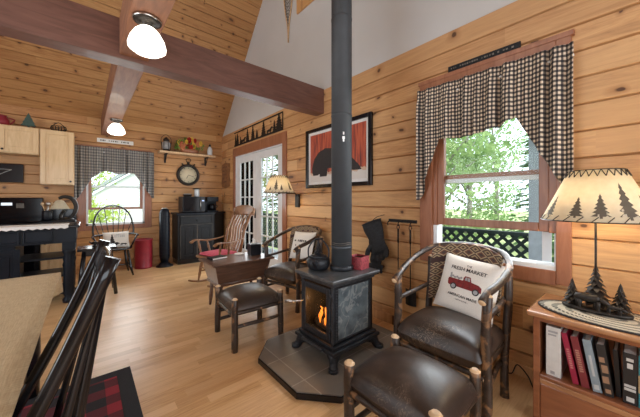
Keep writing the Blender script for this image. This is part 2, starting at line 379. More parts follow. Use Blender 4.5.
def spline(P, n=6):
    P = [Vector(p) for p in P]; out = []
    for i in range(len(P)-1):
        a, b, c, d = P[max(i-1, 0)], P[i], P[i+1], P[min(i+2, len(P)-1)]
        for k in range(n):
            t = k/n; out.append(.5*((2*b)+(-a+c)*t+(2*a-5*b+4*c-d)*t*t+(-a+3*b-3*c+d)*t**3))
    return out+[P[-1]]
def text_poly(txt, size, bold=0):
    """text as flat mesh data (verts, faces) centred on the origin"""
    cu = bpy.data.curves.new('t', 'FONT'); cu.body = txt; cu.size = size; cu.align_x = 'CENTER'; cu.align_y = 'CENTER'; cu.offset = bold; cu.resolution_u = 2
    o = bpy.data.objects.new('t', cu); COL.objects.link(o); dg = bpy.context.evaluated_depsgraph_get(); me = bpy.data.meshes.new_from_object(o.evaluated_get(dg))
    r = [tuple(v.co) for v in me.vertices], [tuple(p.vertices) for p in me.polygons]
    bpy.data.objects.remove(o); bpy.data.meshes.remove(me); bpy.data.curves.remove(cu); return r
def conifer(w, h, tiers=6, jag=.5, trunk=.1):
    """2-D outline of a fir, base centred on (0,0)"""
    L = [(w*.07, 0), (w*.07, h*trunk)]
    for i in range(tiers):
        z0 = h*trunk+(h*(1-trunk))*i/tiers; z1 = h*trunk+(h*(1-trunk))*(i+1)/tiers; r0 = w/2*(1-i/tiers); r1 = w/2*(1-(i+1)/tiers)
        L.append((r0, z0)); L.append((r1*jag+r0*.12, z0+(z1-z0)*.75))
    L.append((0, h)); return L+[(-x, z) for x, z in reversed(L[:-1])]

# ================================================================== STRUCTURE
WX, YB, ZP = 2.35, 6.185, 2.68      # right wall, back wall, top of the panelling
SL = 1.12; YR = 1.84; ZR = ZP+SL*(YB-YR); YF = 2*YR-YB; XL = -3.0
def boards(g, x0, x1, y0, y1, pitch, holes, th=.02, gv=.008):
    """tongue-and-groove boards in local XY, thickness +Z, split round the holes (x0,x1,y0,y1)"""
    r = math.floor(y0/pitch+1e-6)
    while r*pitch < y1-1e-4:
        a, b = max(r*pitch, y0), min((r+1)*pitch, y1); ys = sorted({a, b, *[q for hh in holes for q in (hh[2], hh[3]) if a < q < b]})
        for ya, yb in zip(ys, ys[1:]):
            iv = [(x0, x1)]; mid = (ya+yb)/2
            for hh in holes:
                if hh[2] < mid < hh[3]:
                    nv = []
                    for p, q in iv:
                        if hh[1] <= p or hh[0] >= q: nv.append((p, q)); continue
                        if hh[0] > p: nv.append((p, hh[0]))
                        if hh[1] < q: nv.append((hh[1], q))
                    iv = nv
            c0 = gv if abs(ya-a) < 1e-6 and a == r*pitch else 0; c1 = gv if abs(yb-b) < 1e-6 and b == (r+1)*pitch else 0
            for p, q in iv:
                vs = [(p, ya, 0), (p, ya, .0), (p, ya+c0, th), (p, yb-c1, th), (p, yb, .0), (p, yb, 0)]; vs += [(q, *w[1:]) for w in vs]
                g.add(vs, [(0, 1, 2, 3, 4, 5), (11, 10, 9, 8, 7, 6)]+[(i, i+6, (i+1) % 6+6, (i+1) % 6) for i in range(6)])
        r += 1
def from_basis(o, org, ex, ey):
    ex = Vector(ex); ey = Vector(ey); ez = ex.cross(ey); m = Matrix((ex, ey, ez)).transposed().to_4x4(); m.translation = Vector(org); o.matrix_world = m
# floor
g = G(); g.span((XL, YF, -.06), (WX+.1, YB+.1, 0)); tag(g.build('floor', 'floor'), kind='structure')
# right wall panelling: local x = -Y world, y = up ; normal -X
g = G(); boards(g, -YB, -YF, 0, ZP, .168, [(-1.20, -.36, .78, 2.20), (-5.44, -3.64, 0, 2.15)])
o = g.build('wall_right', 'wall'); from_basis(o, (WX+.02, 0, 0), (0, -1, 0), (0, 0, 1)); tag(o, kind='structure')
# upper gable wall, painted, with a high window opening (Y .6-3.1)
def zt(y): return ZP+SL*(YB-y) if y > YR else ZP+SL*(y-YF)
g = G()
def wq(y0, y1, zb0, zb1, zt0, zt1):
    a = [(WX+.015, y0, zb0), (WX+.015, y1, zb1), (WX+.015, y1, zt1), (WX+.015, y0, zt0)]; b = [(WX+.13, *q[1:]) for q in a]
    g.add(a+b, [(0, 1, 2, 3), (7, 6, 5, 4), (0, 4, 5, 1), (1, 5, 6, 2), (2, 6, 7, 3), (3, 7, 4, 0)])
wq(YB, 3.17, ZP, ZP, zt(YB), zt(3.17)); wq(3.17, YR, ZP, ZP, 4.07, 4.07); wq(YR, .5, ZP, ZP, 4.07, 4.07); wq(3.17, YR, 5.6, 6.6, zt(3.17), zt(YR)); wq(YR, .5, 6.6, 5.6, ZR, zt(.5)); wq(.5, YF, ZP, ZP, zt(.5), zt(YF))
tag(g.build('wall_right_upper', 'plaster'), kind='structure')
# outer sheathing behind right wall boards is the boards themselves; thin backing strip closes light leaks
g = G(); boards(g, -YB, -YF, 0, ZP, 9, [(-1.20, -.36, .78, 2.20), (-5.44, -3.64, 0, 2.15)], .08)
o = g.build('wall_right_backing', 'grey'); from_basis(o, (WX+.105, 0, 0), (0, -1, 0), (0, 0, 1)); tag(o, kind='structure')
# window in the high gable
wt = struct('window_3'); g = G()
g.span((WX-.01, 3.27, 3.97), (WX+.015, .4, 4.09)); g.span((WX-.01, 3.27, 4.09), (WX+.015, 3.15, 5.6)); g.build('window_trim', 'wallb', wt, .003)
g = G(); g.span((WX+.05, 3.17, 4.07), (WX+.055, .5, 6.6)); g.build('glass', 'glass', wt)
# back wall: local x = +X, y = up, normal -Y
KW = (.0, .855, .80, 2.10)
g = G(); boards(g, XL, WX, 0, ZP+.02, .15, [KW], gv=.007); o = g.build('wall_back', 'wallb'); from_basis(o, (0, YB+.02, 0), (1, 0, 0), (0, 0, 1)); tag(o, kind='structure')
g = G(); boards(g, XL, WX+.1, 0, ZP+.02, 9, [KW], .08); o = g.build('wall_back_backing', 'grey'); from_basis(o, (0, YB+.105, 0), (1, 0, 0), (0, 0, 1)); tag(o, kind='structure')
# left wall and rear wall with daylight openings
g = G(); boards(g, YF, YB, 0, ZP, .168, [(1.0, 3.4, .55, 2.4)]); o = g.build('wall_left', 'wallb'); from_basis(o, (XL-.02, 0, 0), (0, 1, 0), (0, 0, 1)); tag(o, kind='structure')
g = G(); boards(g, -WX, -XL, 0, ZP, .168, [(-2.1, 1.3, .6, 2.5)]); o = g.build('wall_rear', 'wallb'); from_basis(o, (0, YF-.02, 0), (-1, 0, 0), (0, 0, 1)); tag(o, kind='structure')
g = G(); g.add([(XL-.02, YB, ZP), (XL-.02, YF, ZP), (XL-.02, YR, ZR)], [(0, 1, 2)]); tag(g.build('wall_left_upper', 'plaster'), kind='structure')
# sloping ceiling, two slopes; local x = X world, y = up the slope
Ls = math.hypot(YB-YR, ZR-ZP); dy = (YB-YR)/Ls; dz = (ZR-ZP)/Ls
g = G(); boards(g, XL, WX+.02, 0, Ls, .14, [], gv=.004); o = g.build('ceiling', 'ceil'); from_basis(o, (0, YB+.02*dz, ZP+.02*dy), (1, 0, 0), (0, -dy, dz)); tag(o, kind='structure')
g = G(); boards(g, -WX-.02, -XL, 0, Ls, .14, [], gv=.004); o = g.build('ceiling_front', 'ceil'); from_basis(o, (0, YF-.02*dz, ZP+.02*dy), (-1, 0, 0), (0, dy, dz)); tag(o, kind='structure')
# beams
g = G(); g.span((XL, 2.67, 2.37), (WX, 2.83, 2.69)); tag(g.build('ceiling_beam_cross', 'beam', None, .006), kind='structure')
g = G(); g.span((.2, 2.83, 2.40), (.395, YB, 2.69)); tag(g.build('ceiling_beam_long', 'beamy', None, .006), kind='structure')
g = G(); g.span((.2, YF, 2.40), (.395, 2.67, 2.69)); tag(g.build('ceiling_beam_near', 'beamy', None, .006), kind='structure')

# ---- window 1 (right wall)
w1 = struct('window_1'); g = G(); X0, X1 = WX-.022, WX+.004
for a, b in (((X0, 1.317, .70), (X1, 1.20, 2.31)), ((X0, .36, .70), (X1, .284, 2.31)), ((X0, 1.20, 2.19), (X1, .36, 2.31)), ((X0, 1.20, .69), (X1, .36, .785))): g.span(a, b)
g.span((X0-.006, 1.33, 2.29), (X1, .27, 2.325)); g.build('window_trim', 'trim', w1, .004)
g = G()
for a, b in (((WX, 1.20, 1.03), (WX+.10, 1.165, 2.2)), ((WX, .40, 1.03), (WX+.10, .36, 2.2))): g.span(a, b)
g.build('window_jamb', 'trim', w1, .003)
g = G()
for a, b in (((WX, 1.20, .80), (WX+.10, 1.165, 1.03)), ((WX, .372, .80), (WX+.10, .36, 1.03)), ((WX-.01, 1.2, .775), (WX+.12, .36, .815))): g.span(a, b)
g.build('window_sill', 'vinyl', w1, .003)
def sash(par, name, y0, y1, z0, z1, x, w=.045, wb=.05, m='trim'):
    g = G()
    g.span((x, y0, z0), (x+.035, y0-w, z1)); g.span((x, y1+w, z0), (x+.035, y1, z1)); g.span((x, y0-w, z0), (x+.035, y1+w, z0+wb)); g.span((x, y0-w, z1-wb*.7), (x+.035, y1+w, z1))
    s_ = g.build(name, m, par, .004); g = G(); g.span((x+.014, y0-w, z0+wb), (x+.018, y1+w, z1-wb*.7)); g.build('pane', 'glass', s_); return s_
s1 = sash(w1, 'lower_sash', 1.165, .40, 1.035, 1.80+.13, WX+.01, .055, .06)
s2 = sash(w1, 'upper_sash', 1.165, .40, 1.43, 2.19, WX+.055, .04, .035, 'trim')
g = G(); g.span((WX+.06, 1.12, 1.395), (WX+.075, .44, 1.43)); g.span((WX+.095, .452, .82), (WX+.10, .40, 1.40)); g.build('screen_frame', 'vinyl', w1)
g = G(); g.lathe([(.0, 0), (.02, 0), (.02, .012), (.006, .02)], (WX, .78, 1.93), 10); g.span((WX-.01, .73, 1.925), (WX+.01, .81, 1.94)); g.build('sash_lock', 'bronze', w1)
# ---- window 2 (kitchen, back wall)
w2 = struct('window_2'); g = G(); Y0, Y1 = YB-.02, YB+.004
for a, b in (((-.115, Y0, .72), (.0, Y1, 2.20)), ((.855, Y0, .72), (.97, Y1, 2.20)), ((0, Y0, 2.08), (.855, Y1, 2.20)), ((0, Y0, .72), (.855, Y1, .80))): g.span(a, b)
g.build('window_trim', 'trim', w2, .004)
g = G()
for a, b in (((0, YB, .80), (.03, YB+.1, 2.1)), ((.825, YB, .80), (.855, YB+.1, 2.1)), ((0, YB, .8), (.855, YB+.1, .84)), ((.03, YB+.02, 1.08), (.825, YB+.05, 1.10))): g.span(a, b)
g.build('window_jamb', 'vinyl', w2, .003)
for nm, z0, z1, yy in (('lower_sash', 1.08, 1.80, YB+.01), ('upper_sash', 1.47, 2.08, YB+.05)):
    g = G(); g.span((.03, yy, z0), (.075, yy+.03, z1)); g.span((.78, yy, z0), (.825, yy+.03, z1)); g.span((.075, yy, z0), (.78, yy+.03, z0+.04)); g.span((.075, yy, z1-.035), (.78, yy+.03, z1))
    q = g.build(nm, 'trim' if nm[0] == 'l' else 'vinyl', w2, .003); g = G(); g.span((.075, yy+.012, z0+.04), (.78, yy+.016, z1-.035)); g.build('pane', 'glass', q)
# ---- door 1 (french doors, right wall)
d1 = struct('door_1'); g = G()
for a, b in (((X0, 5.53, 0), (X1, 5.44, 2.31)), ((X0, 3.64, 0), (X1, 3.53, 2.31)), ((X0, 5.44, 2.14), (X1, 3.64, 2.31))): g.span(a, b)
g.build('door_trim', 'trim', d1, .004)
g = G()
for a, b in (((WX, 5.44, 0), (WX+.1, 5.405, 2.15)), ((WX, 3.675, 0), (WX+.1, 3.64, 2.15)), ((WX, 5.405, 2.12), (WX+.1, 3.675, 2.15)), ((WX, 5.405, 0), (WX+.1, 3.675, .02))): g.span(a, b)
g.build('door_frame', 'white', d1, .003)
for ya, yb in ((5.40, 4.545), (4.535, 3.68)):
    g = G(); x0, x1 = WX+.015, WX+.055; w = .145
    for a, b in (((x0, ya, .02), (x1, ya-w, 2.115)), ((x0, yb+w, .02), (x1, yb, 2.115)), ((x0, ya-w, .02), (x1, yb+w, .28)), ((x0, ya-w, 1.99), (x1, yb+w, 2.115))): g.span(a, b)
    lf = g.build('door_leaf', 'white', d1, .004)
    g = G()
    for k in range(1, 3): y = ya-w+(yb+w-ya+w)*k/3; g.span((x0+.008, y-.011, .28), (x1-.008, y+.011, 1.99))
    for k in range(1, 5): z = .28+1.71*k/5; g.span((x0+.008, ya-w, z-.011), (x1-.008, yb+w, z+.011))
    g.build('grille', 'white', lf); g = G(); g.span((x0+.018, ya-w, .28), (x0+.022, yb+w, 1.99)); g.build('pane', 'glass', lf)
g = G(); g.tube([(WX+.02, 4.60, 1.0), (WX-.04, 4.60, 1.0), (WX-.045, 4.68, 1.0)], .009, 8); g.span((WX+.005, 4.575, .92), (WX+.016, 4.62, 1.10)); g.build('door_handle', 'bronze', d1)
# baseboards
g = G(); g.span((WX-.015, YB, 0), (WX+.004, 5.53, .09)); g.span((WX-.015, 3.53, 0), (WX+.004, YF, .09)); tag(g.build('baseboard_right', 'wall', None, .003), kind='structure')
g = G(); g.span((XL, YB-.015, 0), (WX-.02, YB+.004, .09)); tag(g.build('baseboard_back', 'wallb', None, .003), kind='structure')

def tree3d(g, x, y, w, h, tiers, z0=.016):
    g.tube([(x, y, z0), (x, y, z0+h*.2)], .008, 6)
    for i in range(tiers):
        zz = z0+h*.12+h*.86*i/tiers; r = w/2*(1-i/tiers*.92); hh_ = h*.86/tiers*1.25; N = 7
        vs = []; 
        for k in range(2*N): a = PI*k/N+i*.5; q = r if k % 2 == 0 else r*.7; vs.append((x+math.cos(a)*q, y+math.sin(a)*q, zz-(.012 if k % 2 == 0 else -.004)))
        vs.append((x, y, zz+hh_)); vs.append((x, y, zz+.008)); n2 = 2*N
        g.add(vs, [(k, (k+1) % n2, n2) for k in range(n2)]+[((k+1) % n2, k, n2+1) for k in range(n2)])
# ================================================================== OUTSIDE
g = G(); g.span((WX+.15, -14, -.75), (60, 45, -.7)); g.span((-40, YB+.2, -.75), (WX+.15, 60, -.7)); tag(g.build('ground', 'grassm'), kind='structure')
g = G(); g.span((WX+.13, -2, -.10), (3.72, 9, -.02)); tag(g.build('porch_floor', 'grey'), kind='structure')
t = thing('porch_railing', 'dark green lattice railing along the porch outside the large window', 'railing', (3.62, 0, 0))
g = G(); g.span((-.05, .775, .86), (.05, 9, .895)); g.span((-.02, .775, .06), (.02, 9, .10)); g.build('rail', 'lattice', t)
g = G(); Lx = .115; hh = .76; n = int(11/Lx)
for k in range(18, n):
    for s_ in (-1, 1):
        y0 = -2+k*Lx; ya, yb, za, zb = y0, y0+hh, .10, .86
        if ya < .78: za += (.78-ya); ya = .78
        if za > .85: continue
        if yb > 9: continue
        if s_ < 0: za, zb = (.96-za), (.96-zb)
        a = Vector((.008*s_, ya, za)); b = Vector((.008*s_, yb, zb)); d = (b-a).normalized(); nn = Vector((0, -d.z, d.y))*.017; w = Vector((.005, 0, 0))
        g.add([a-nn-w, b-nn-w, b+nn-w, a+nn-w, a-nn+w, b-nn+w, b+nn+w, a+nn+w], [(0, 1, 2, 3), (7, 6, 5, 4), (0, 4, 5, 1), (1, 5, 6, 2), (2, 6, 7, 3), (3, 7, 4, 0)])
g.build('lattice_panel', 'lattice', t)
post0 = None
for (y, lab) in ((.70, 'grey porch post outside the right edge of the large window'), (7.4, 'grey porch post seen through the glazed double doors')):
    g = G(); g.box((0, 0, 1.6), (.14, .14, 3.3)); g.box((0, 0, .02), (.16, .16, .08)); o = g.build('porch_post', 'grey', None, .005); o.location = (3.62 if y < 2 else 3.78, y, -.02); tag(o, lab, 'post', 'porch posts')
rng = random.Random(4)
def tree_mesh(seed, h, spread, kind):
    r = random.Random(seed); tr = G(); cr = G()
    if kind == 'fir':
        tr.tube([(0, 0, 0), (0, 0, h*.95)], [.16, .03], 8)
        for i in range(1500):
            z = h*(.08+.92*r.random()**1.2); rad = spread*(1-z/h)*math.sqrt(r.random())+.05; a = r.random()*2*PI
            p = Vector((math.cos(a)*rad, math.sin(a)*rad, z-rad*.25)); s_ = .20+.2*r.random(); d = Vector((math.cos(a), math.sin(a), -.25))*s_; q = Vector((-math.sin(a), math.cos(a), r.uniform(-.3, .3)))*s_*.55
            cr.add([p-q*.6, p+d*.8, p+q*.6, p-d*.5], [(0, 1, 2, 3)])
    else:
        lean = r.uniform(-.4, .4); tr.tube(spline([(0, 0, 0), (lean*.3, .1, h*.4), (lean, 0, h*.92)], 5), [.13-.1*k/10 for k in range(11)], 8)
        cl = []
        for i in range(26):
            a = r.random()*2*PI; z = h*r.uniform(.12, 1.0); rd = spread*r.uniform(.25, 1)*(1-.5*abs(z/h-.55)); c = Vector((math.cos(a)*rd+lean*.5, math.sin(a)*rd, z)); cl.append(c)
            tr.tube([(lean*z/h, 0, z*.75), tuple(c)], [.035, .01], 5)
        for i in range(2600):
            c = r.choice(cl); p = c+Vector((r.gauss(0, .36), r.gauss(0, .36), r.gauss(0, .25))); s_ = .05+.07*r.random(); n_ = Vector((r.gauss(0, 1), r.gauss(0, 1), r.gauss(0, 1)+.5)).normalized(); u = n_.orthogonal().normalized(); w = n_.cross(u)
            cr.add([p-u*s_, p-w*s_*.6, p+u*s_, p+w*s_*.6], [(0, 1, 2, 3)])
    return tr, cr
protos = {}
def tree(kind, seed, h, sp, loc, rz, label, leafm, grp):
    key = (kind, seed)
    if key not in protos:
        t = thing({'fir': 'fir_tree', 'decid': 'leafy_tree'}[kind], label, 'tree', (0, 0, 0), 0, grp); a, b = tree_mesh(seed, h, sp, kind)
        a.build('trunk', 'trunk', t, fix=False); b.build('crown', leafm, t, fix=False); protos[key] = t
    else:
        t = copy_tree(protos[key])
        for k in kids(t):
            if k.name.startswith('crown'): k.material_slots[0].link = 'OBJECT'; k.material_slots[0].material = MT[leafm]
    t.location = loc; t.rotation_euler = (0, 0, rz); t['label'] = label; t['group'] = grp
E1 = 'trees outside the large window'
lst = [('decid', 1, 8, 0), ('decid', 2, 13, -.6), ('fir', 3, 11.5, 2.2)]
k = 0
for (x, y) in ((7.4, 3.5), (8.6, 6.8), (10.4, .8), (10.6, 4.1), (13.0, 7.2), (13.6, 2.4), (13.4, 10.8), (16.6, 5.0), (17.4, 9.0), (10.0, 10.2), (10.4, 13.8), (7.2, 10.9), (7.0, 14.6), (14.6, 14.6)):
    kd = ('decid', 1) if k % 3 == 0 else (('decid', 2) if k % 3 == 1 else ('fir', 3))
    nearfar = ['closest to the porch', 'in the near row', 'further back', 'deep in the woods'][min(3, int((x-6)/2.6))]
    tree(kd[0], kd[1], (6.2, 6.8, 7.5)[kd[1]-1], (1.25, 1.45, 1.4)[kd[1]-1], (x, y, -.7), k*1.3, ('pale green leafy tree ' if kd[0] == 'decid' else 'dark green fir tree ')+nearfar+(' seen through the large window' if y < 6 else ' seen through the glazed doors'),
         ('leaf', 'leaf2', 'fir')[k % 3] if k % 2 else ('leaf', 'leaf', 'fir')[k % 3], 'leafy trees and firs beyond the porch'); k += 1
for i, (x, y) in enumerate(((-1.05, 10.2), (-3.9, 12.5), (4.6, 18), (-4.2, 16))):
    tree('decid', 1, 5.5, 1.9, (x, y, -.7), i*2.1, ['yellow-green tree just outside the kitchen window', 'yellow-green tree behind the one nearest the kitchen window', 'yellow-green tree beyond the white shed', 'yellow-green tree left of the white shed'][i], 'leafy' if i < 2 else 'leaf', 'trees behind the house')
    if i == 0: t_ = [o for o in bpy.data.objects if o.get('label', '').startswith('yellow-green tree just')][0]; t_.location = (.15, 9.2, -.7); t_.scale = (.42, .42, .5)
t = thing('shed', 'pale grey clapboard shed with a metal roof outside the kitchen window', 'shed', (1.7, 12.2, -.7))
g = G(); g.span((-1.7, -1.5, 0), (1.7, 1.5, 2.0))
for z in range(10): g.span((-1.72, -1.53, .2*z), (1.72, -1.5, .2*z+.17))
g.build('wall', 'white', t); g = G(); g.prism([(-2, 1.9), (0, 3.3), (2, 1.9), (2, 2.0), (0, 3.42), (-2, 2.0)], 3.4, lambda u, v, w: (u, -1.7+w, v)); g.prism([(-1.7, 2), (0, 3.25), (1.7, 2)], .05, lambda u, v, w: (u, -1.5+w, v), 1); g.build('roof', ['grey', 'white'], t)

# ================================================================== CURTAINS, SIGNS, WALL THINGS
def valance(name, axis, u0, u1, ztop, prof, mat, off, nf, label, group=None, amp=.024):
    def bot(s):
        for (a, za), (b, zb) in zip(prof, prof[1:]):
            if a <= s <= b: return za+(zb-za)*(s-a)/(b-a)
        return prof[-1][1]
    def fn(s, v):
        zb = bot(s); z = ztop+(zb-ztop)*v; u = u0+(u1-u0)*s
        w = amp*(1+.5*v)*math.sin(s*nf*2*PI+1.9*math.sin(s*13)+.8*math.sin(s*29))*(.6+.4*math.sin(s*21+1)) + .006*math.sin(s*nf*5.2*PI+v*3)
        if v < .04: w *= .6
        w *= (.3 if .05 < (ztop-z) < .075 else 1); w += .012*min(1, max(0, (ztop-z)-.06)*6)
        return (off-w, u, z) if axis == 'y' else (u, off-w, z)
    st = abs(u1-u0)*1.45
    g = G(); g.grid(240, 16, fn, uv=lambda s, v: (s*st, ztop+(bot(s)-ztop)*v+3))
    t = thing(name, label, 'curtain', (0, 0, 0)); g.build('cloth', mat, t, solid=.003, fix=False)
    g = G(); x = off+.022
    g.tube([(x, u0, ztop-.075), (x, u1, ztop-.075)] if axis == 'y' else [(u0, x, ztop-.075), (u1, x, ztop-.075)], .008, 8); g.build('curtain_rod', 'white', t)
    return t
valance('swag_curtain', 'y', 1.31, .268, 2.225, [(0, 1.25), (.03, 1.25), (.17, 1.70), (.19, 1.765), (.4, 1.745), (.62, 1.78), (.715, 1.825), (.955, 1.335), (1, 1.325)], 'gingham', WX-.075, 9, 'black and cream gingham swag curtain over the large window')
valance('swag_curtain', 'x', -.15, .995, 2.165, [(0, 1.24), (.05, 1.30), (.2, 1.63), (.35, 1.765), (.5, 1.71), (.72, 1.74), (.82, 1.57), (.97, 1.29), (1, 1.28)], 'ticking', YB-.085, 12, 'grey checked swag curtain over the kitchen window')
# sign over large window
def bars(g, org, eu, ev, en, w, h, rows, mi, seed=1, fill=.75, step=.02):
    """rows of short strokes standing for unreadable small lettering"""
    r = random.Random(seed); org, eu, ev, en = map(Vector, (org, eu, ev, en))
    for i in range(rows):
        v = (i+.5)/rows*h-h/2; u = -w/2
        while u < w/2-step:
            l = step*r.uniform(.35, .8)
            if r.random() < fill:
                hh_ = h/rows*.5*r.uniform(.6, 1); c = org+eu*(u+l/2)+ev*v; a = eu*l/2; b = ev*hh_/2
                g.add([c-a-b, c+a-b, c+a+b, c-a+b, c-a-b+en*.002, c+a-b+en*.002, c+a+b+en*.002, c-a+b+en*.002], [(3, 2, 1, 0), (4, 5, 6, 7), (0, 1, 5, 4), (1, 2, 6, 5), (2, 3, 7, 6), (3, 0, 4, 7)], mi)
            u += step
t = thing('wall_sign', 'narrow dark wooden sign with pale lettering above the large window', 'sign', (WX-.0, .807, 2.352)); g = G(); g.span((-.016, -.255, -.024), (0, .255, .024)); g.build('board', 'blackwood', t, .002)
g = G(); bars(g, (-.016, 0, 0), (0, -1, 0), (0, 0, 1), (-1, 0, 0), .46, .028, 1, 0, 3, .85, .018); g.build('lettering', 'worn', t)
t = thing('wall_sign', 'small pale sign above the kitchen window', 'sign', (.41, YB, 2.305)); g = G(); g.span((-.265, -.018, -.035), (.265, 0, .035)); g.build('board', 'paper', t, .002)
g = G(); bars(g, (0, -.018, 0), (1, 0, 0), (0, 0, 1), (0, -1, 0), .44, .045, 1, 0, 5, .85, .03); g.build('lettering', 'ink', t)
t = thing('wall_plaque', 'small carved wooden plaque on the wall left of the glazed doors', 'plaque', (WX, 5.93, 1.79)); g = G()
g.prism([(-.20, -.25), (-.23, -.15), (-.19, 0), (-.23, .15), (-.2, .25), (0, .28), (.2, .25), (.23, .15), (.19, 0), (.23, -.15), (.2, -.25), (0, -.28)], .02, lambda u, v, w: (-w, u, v)); g.build('board', 'oakrock', t, .003)
g = G(); bars(g, (-.02, 0, .02), (0, -1, 0), (0, 0, 1), (-1, 0, 0), .3, .4, 5, 0, 9, .9, .06); g.build('lettering', 'beam', t)
# metal forest silhouette over doors
t = thing('metal_wall_art', 'black metal forest silhouette with fir trees and a moose above the glazed doors', 'wall art', (WX-.012, 4.55, 2.345))
g = G(); g.span((-.004, -.92, 0), (.004, .92, .03)); g.span((-.004, -.92, .27), (.004, .92, .29)); g.span((-.004, -.92, 0), (.004, -.905, .29)); g.build('frame', 'blackmetal', t)
g = G(); yz = lambda u, v, w: (w-.003, -u, v)
for u, w, h in ((-.86, .12, .22), (-.77, .15, .24), (-.62, .1, .15), (-.32, .16, .25), (-.1, .17, .26), (.06, .12, .16), (.3, .19, .26), (.8, .26, .285), (.66, .12, .2)): g.prism([(x+u, z+.015) for x, z in conifer(w, h, 6, .45, .06)], .006, yz)
for u in (-.5, .5):
    g.prism([(u+.75*x, .02+.62*(z-.03)) for x, z in [(-.11, .03), (-.10, .10), (-.12, .13), (-.05, .145), (.03, .15), (.07, .19), (.12, .2), (.15, .16), (.10, .15), (.07, .09), (.06, .03), (.045, .03), (.04, .08), (-.06, .08), (-.075, .03)]], .006, yz)
g.build('tree_cutout', 'blackmetal', t)
# picture on the right wall
t = thing('framed_picture', 'black framed bear picture with red background on the wall behind the stove pipe', 'picture', (WX, 2.445, 1.805)); hw, hh = .575, .395
g = G()
for a, b in (((-.035, -hw, -hh), (0, -hw+.045, hh)), ((-.035, hw-.045, -hh), (0, hw, hh)), ((-.035, -hw+.045, -hh), (0, hw-.045, -hh+.045)), ((-.035, -hw+.045, hh-.045), (0, hw-.045, hh))): g.span(a, b)
g.build('frame', 'black', t, .004); g = G(); g.span((-.012, -hw+.04, -hh+.04), (-.006, hw-.04, hh-.04)); g.build('mount', 'paper', t)
def picmat():
    m, n, l, p = newmat('red_woods_print'); t_ = NT(m); o = t_.obj(); st = t_.noise(t_.comb(t_.math('MULTIPLY', o[1], 38), t_.math('MULTIPLY', o[2], 2.5)), 1, 4, .6)
    c = t_.ramp(st, [(.35, (.10, .03, .03)), (.5, (.42, .07, .035)), (.7, (.60, .16, .07))])
    snow = t_.noise(t_.comb(t_.math('MULTIPLY', o[1], 12), t_.math('MULTIPLY', o[2], 12)), 1, 4); z = t_.math('ADD', o[2], t_.math('MULTIPLY', snow, .12))
    c = t_.mix(t_.math('LESS_THAN', z, -.13), c, (.60, .42, .30)); c = t_.mix(t_.math('LESS_THAN', z, -.16), c, (.66, .62, .58)); l.new(c, p.inputs['Base Color']); setp(p, .5); return m
MT['print'] = picmat()
g = G(); g.span((-.014, -.49, -.315), (-.012, .49, .315)); g.build('print', 'print', t)
g = G(); g.prism([(-.40, -.20), (-.42, -.10), (-.38, .02), (-.30, .10), (-.18, .14), (-.05, .12), (.04, .08), (.10, .10), (.16, .03), (.24, -.04), (.33, -.13), (.36, -.18), (.25, -.18), (.14, -.14), (.12, -.21), (.0, -.21), (-.02, -.13), (-.14, -.12), (-.16, -.22), (-.28, -.22), (-.28, -.18), (-.32, -.2)], .003, lambda u, v, w: (-.014-w, -u*1.12-.02, v*1.0-.03)); g.build('bear_figure', 'ink', t)
# snowshoe on the upper wall
t = thing('snowshoe', 'wooden snowshoe hanging tail down on the white upper wall', 'snowshoe', (WX+.0, 3.50, 3.66)); P = spline([(0, 0, 0), (0, .02, .25), (0, .09, .55), (0, .13, .9), (0, .10, 1.2), (0, 0, 1.32)], 6); Q = [Vector((p.x, -p.y, p.z)) for p in P]
g = G(); g.tube(P, .011, 6); g.tube(Q, .011, 6); g.build('frame', 'peeled', t)
g = G()
for i in range(4, len(P)-2):
    g.tube([P[i], Q[min(i+2, len(Q)-1)]], .003, 4); g.tube([Q[i], P[min(i+2, len(Q)-1)]], .003, 4); g.tube([P[i], Q[i]], .003, 4)
g.build('webbing', 'worn', t)
# swing-arm wall lamp
def conetrees(par, r0, r1, z0, z1, items, mat='bronze', tiers=6):
    """tree silhouettes wrapped on a cone (r0 at z0, r1 at z1)"""
    g = G()
    for ang, w, h, zb in items:
        pl = conifer(w, h, tiers, .4, .08); 
        def fn(u, v, d): z = z0+zb+v; r = r0+(r1-r0)*(z-z0)/(z1-z0)+.0015+d; a = ang+u/r; return (math.cos(a)*r, math.sin(a)*r, z)
        # strips so that the outline follows the curve
        n_ = len(pl); half = pl[:n_//2+1]
        for a, b in zip(half, half[1:]):
            q = [(-a[0], a[1]), (0, a[1]), (a[0], a[1]), (b[0], b[1]), (0, b[1]), (-b[0], b[1])]
            vs = [fn(u, v, 0) for u, v in q]; g.add(vs, [(0, 1, 4, 5), (1, 2, 3, 4)])
    return g.build('tree_silhouette', mat, par, fix=False)
def lampshade(par, r0, r1, z0, z1, items, lace=True, cap=True):
    g = G(); g.lathe([(r0, z0), (r1, z1)], seg=48, close=False); sh = g.build('lamp_shade', 'shade', par, solid=.002, fix=False)
    conetrees(sh, r0, r1, z0, z1, items, 'trunkp')
    g = G()
    if lace:
        N = 26; 
        for k in range(N):
            a = 2*PI*k/N; b = a+PI/N; h = z1-z0
            for (za, zb, s_) in ((z0-.001, z0+h*.10, 1), (z1+.001, z1-h*.13, -1)):
                ra = r0+(r1-r0)*(za-z0)/h+.003; rb = r0+(r1-r0)*(zb-z0)/h+.004
                g.tube([(math.cos(a)*ra, math.sin(a)*ra, za), (math.cos(b)*rb, math.sin(b)*rb, zb)], .0022, 5)
                if s_ < 0: c = a+2*PI/N; g.tube([(math.cos(b)*rb, math.sin(b)*rb, zb), (math.cos(c)*ra, math.sin(c)*ra, za)], .0022, 5)
        for rr, zz in ((r0, z0), (r1, z1)): g.tube([(math.cos(2*PI*k/40)*rr, math.sin(2*PI*k/40)*rr, zz) for k in range(41)], .003, 5)
        g.build('lacing', 'bronze', sh)
    return sh
MT['trunkp'] = M('tree_print', (.13, .105, .075), .9, 0, .1, 20)
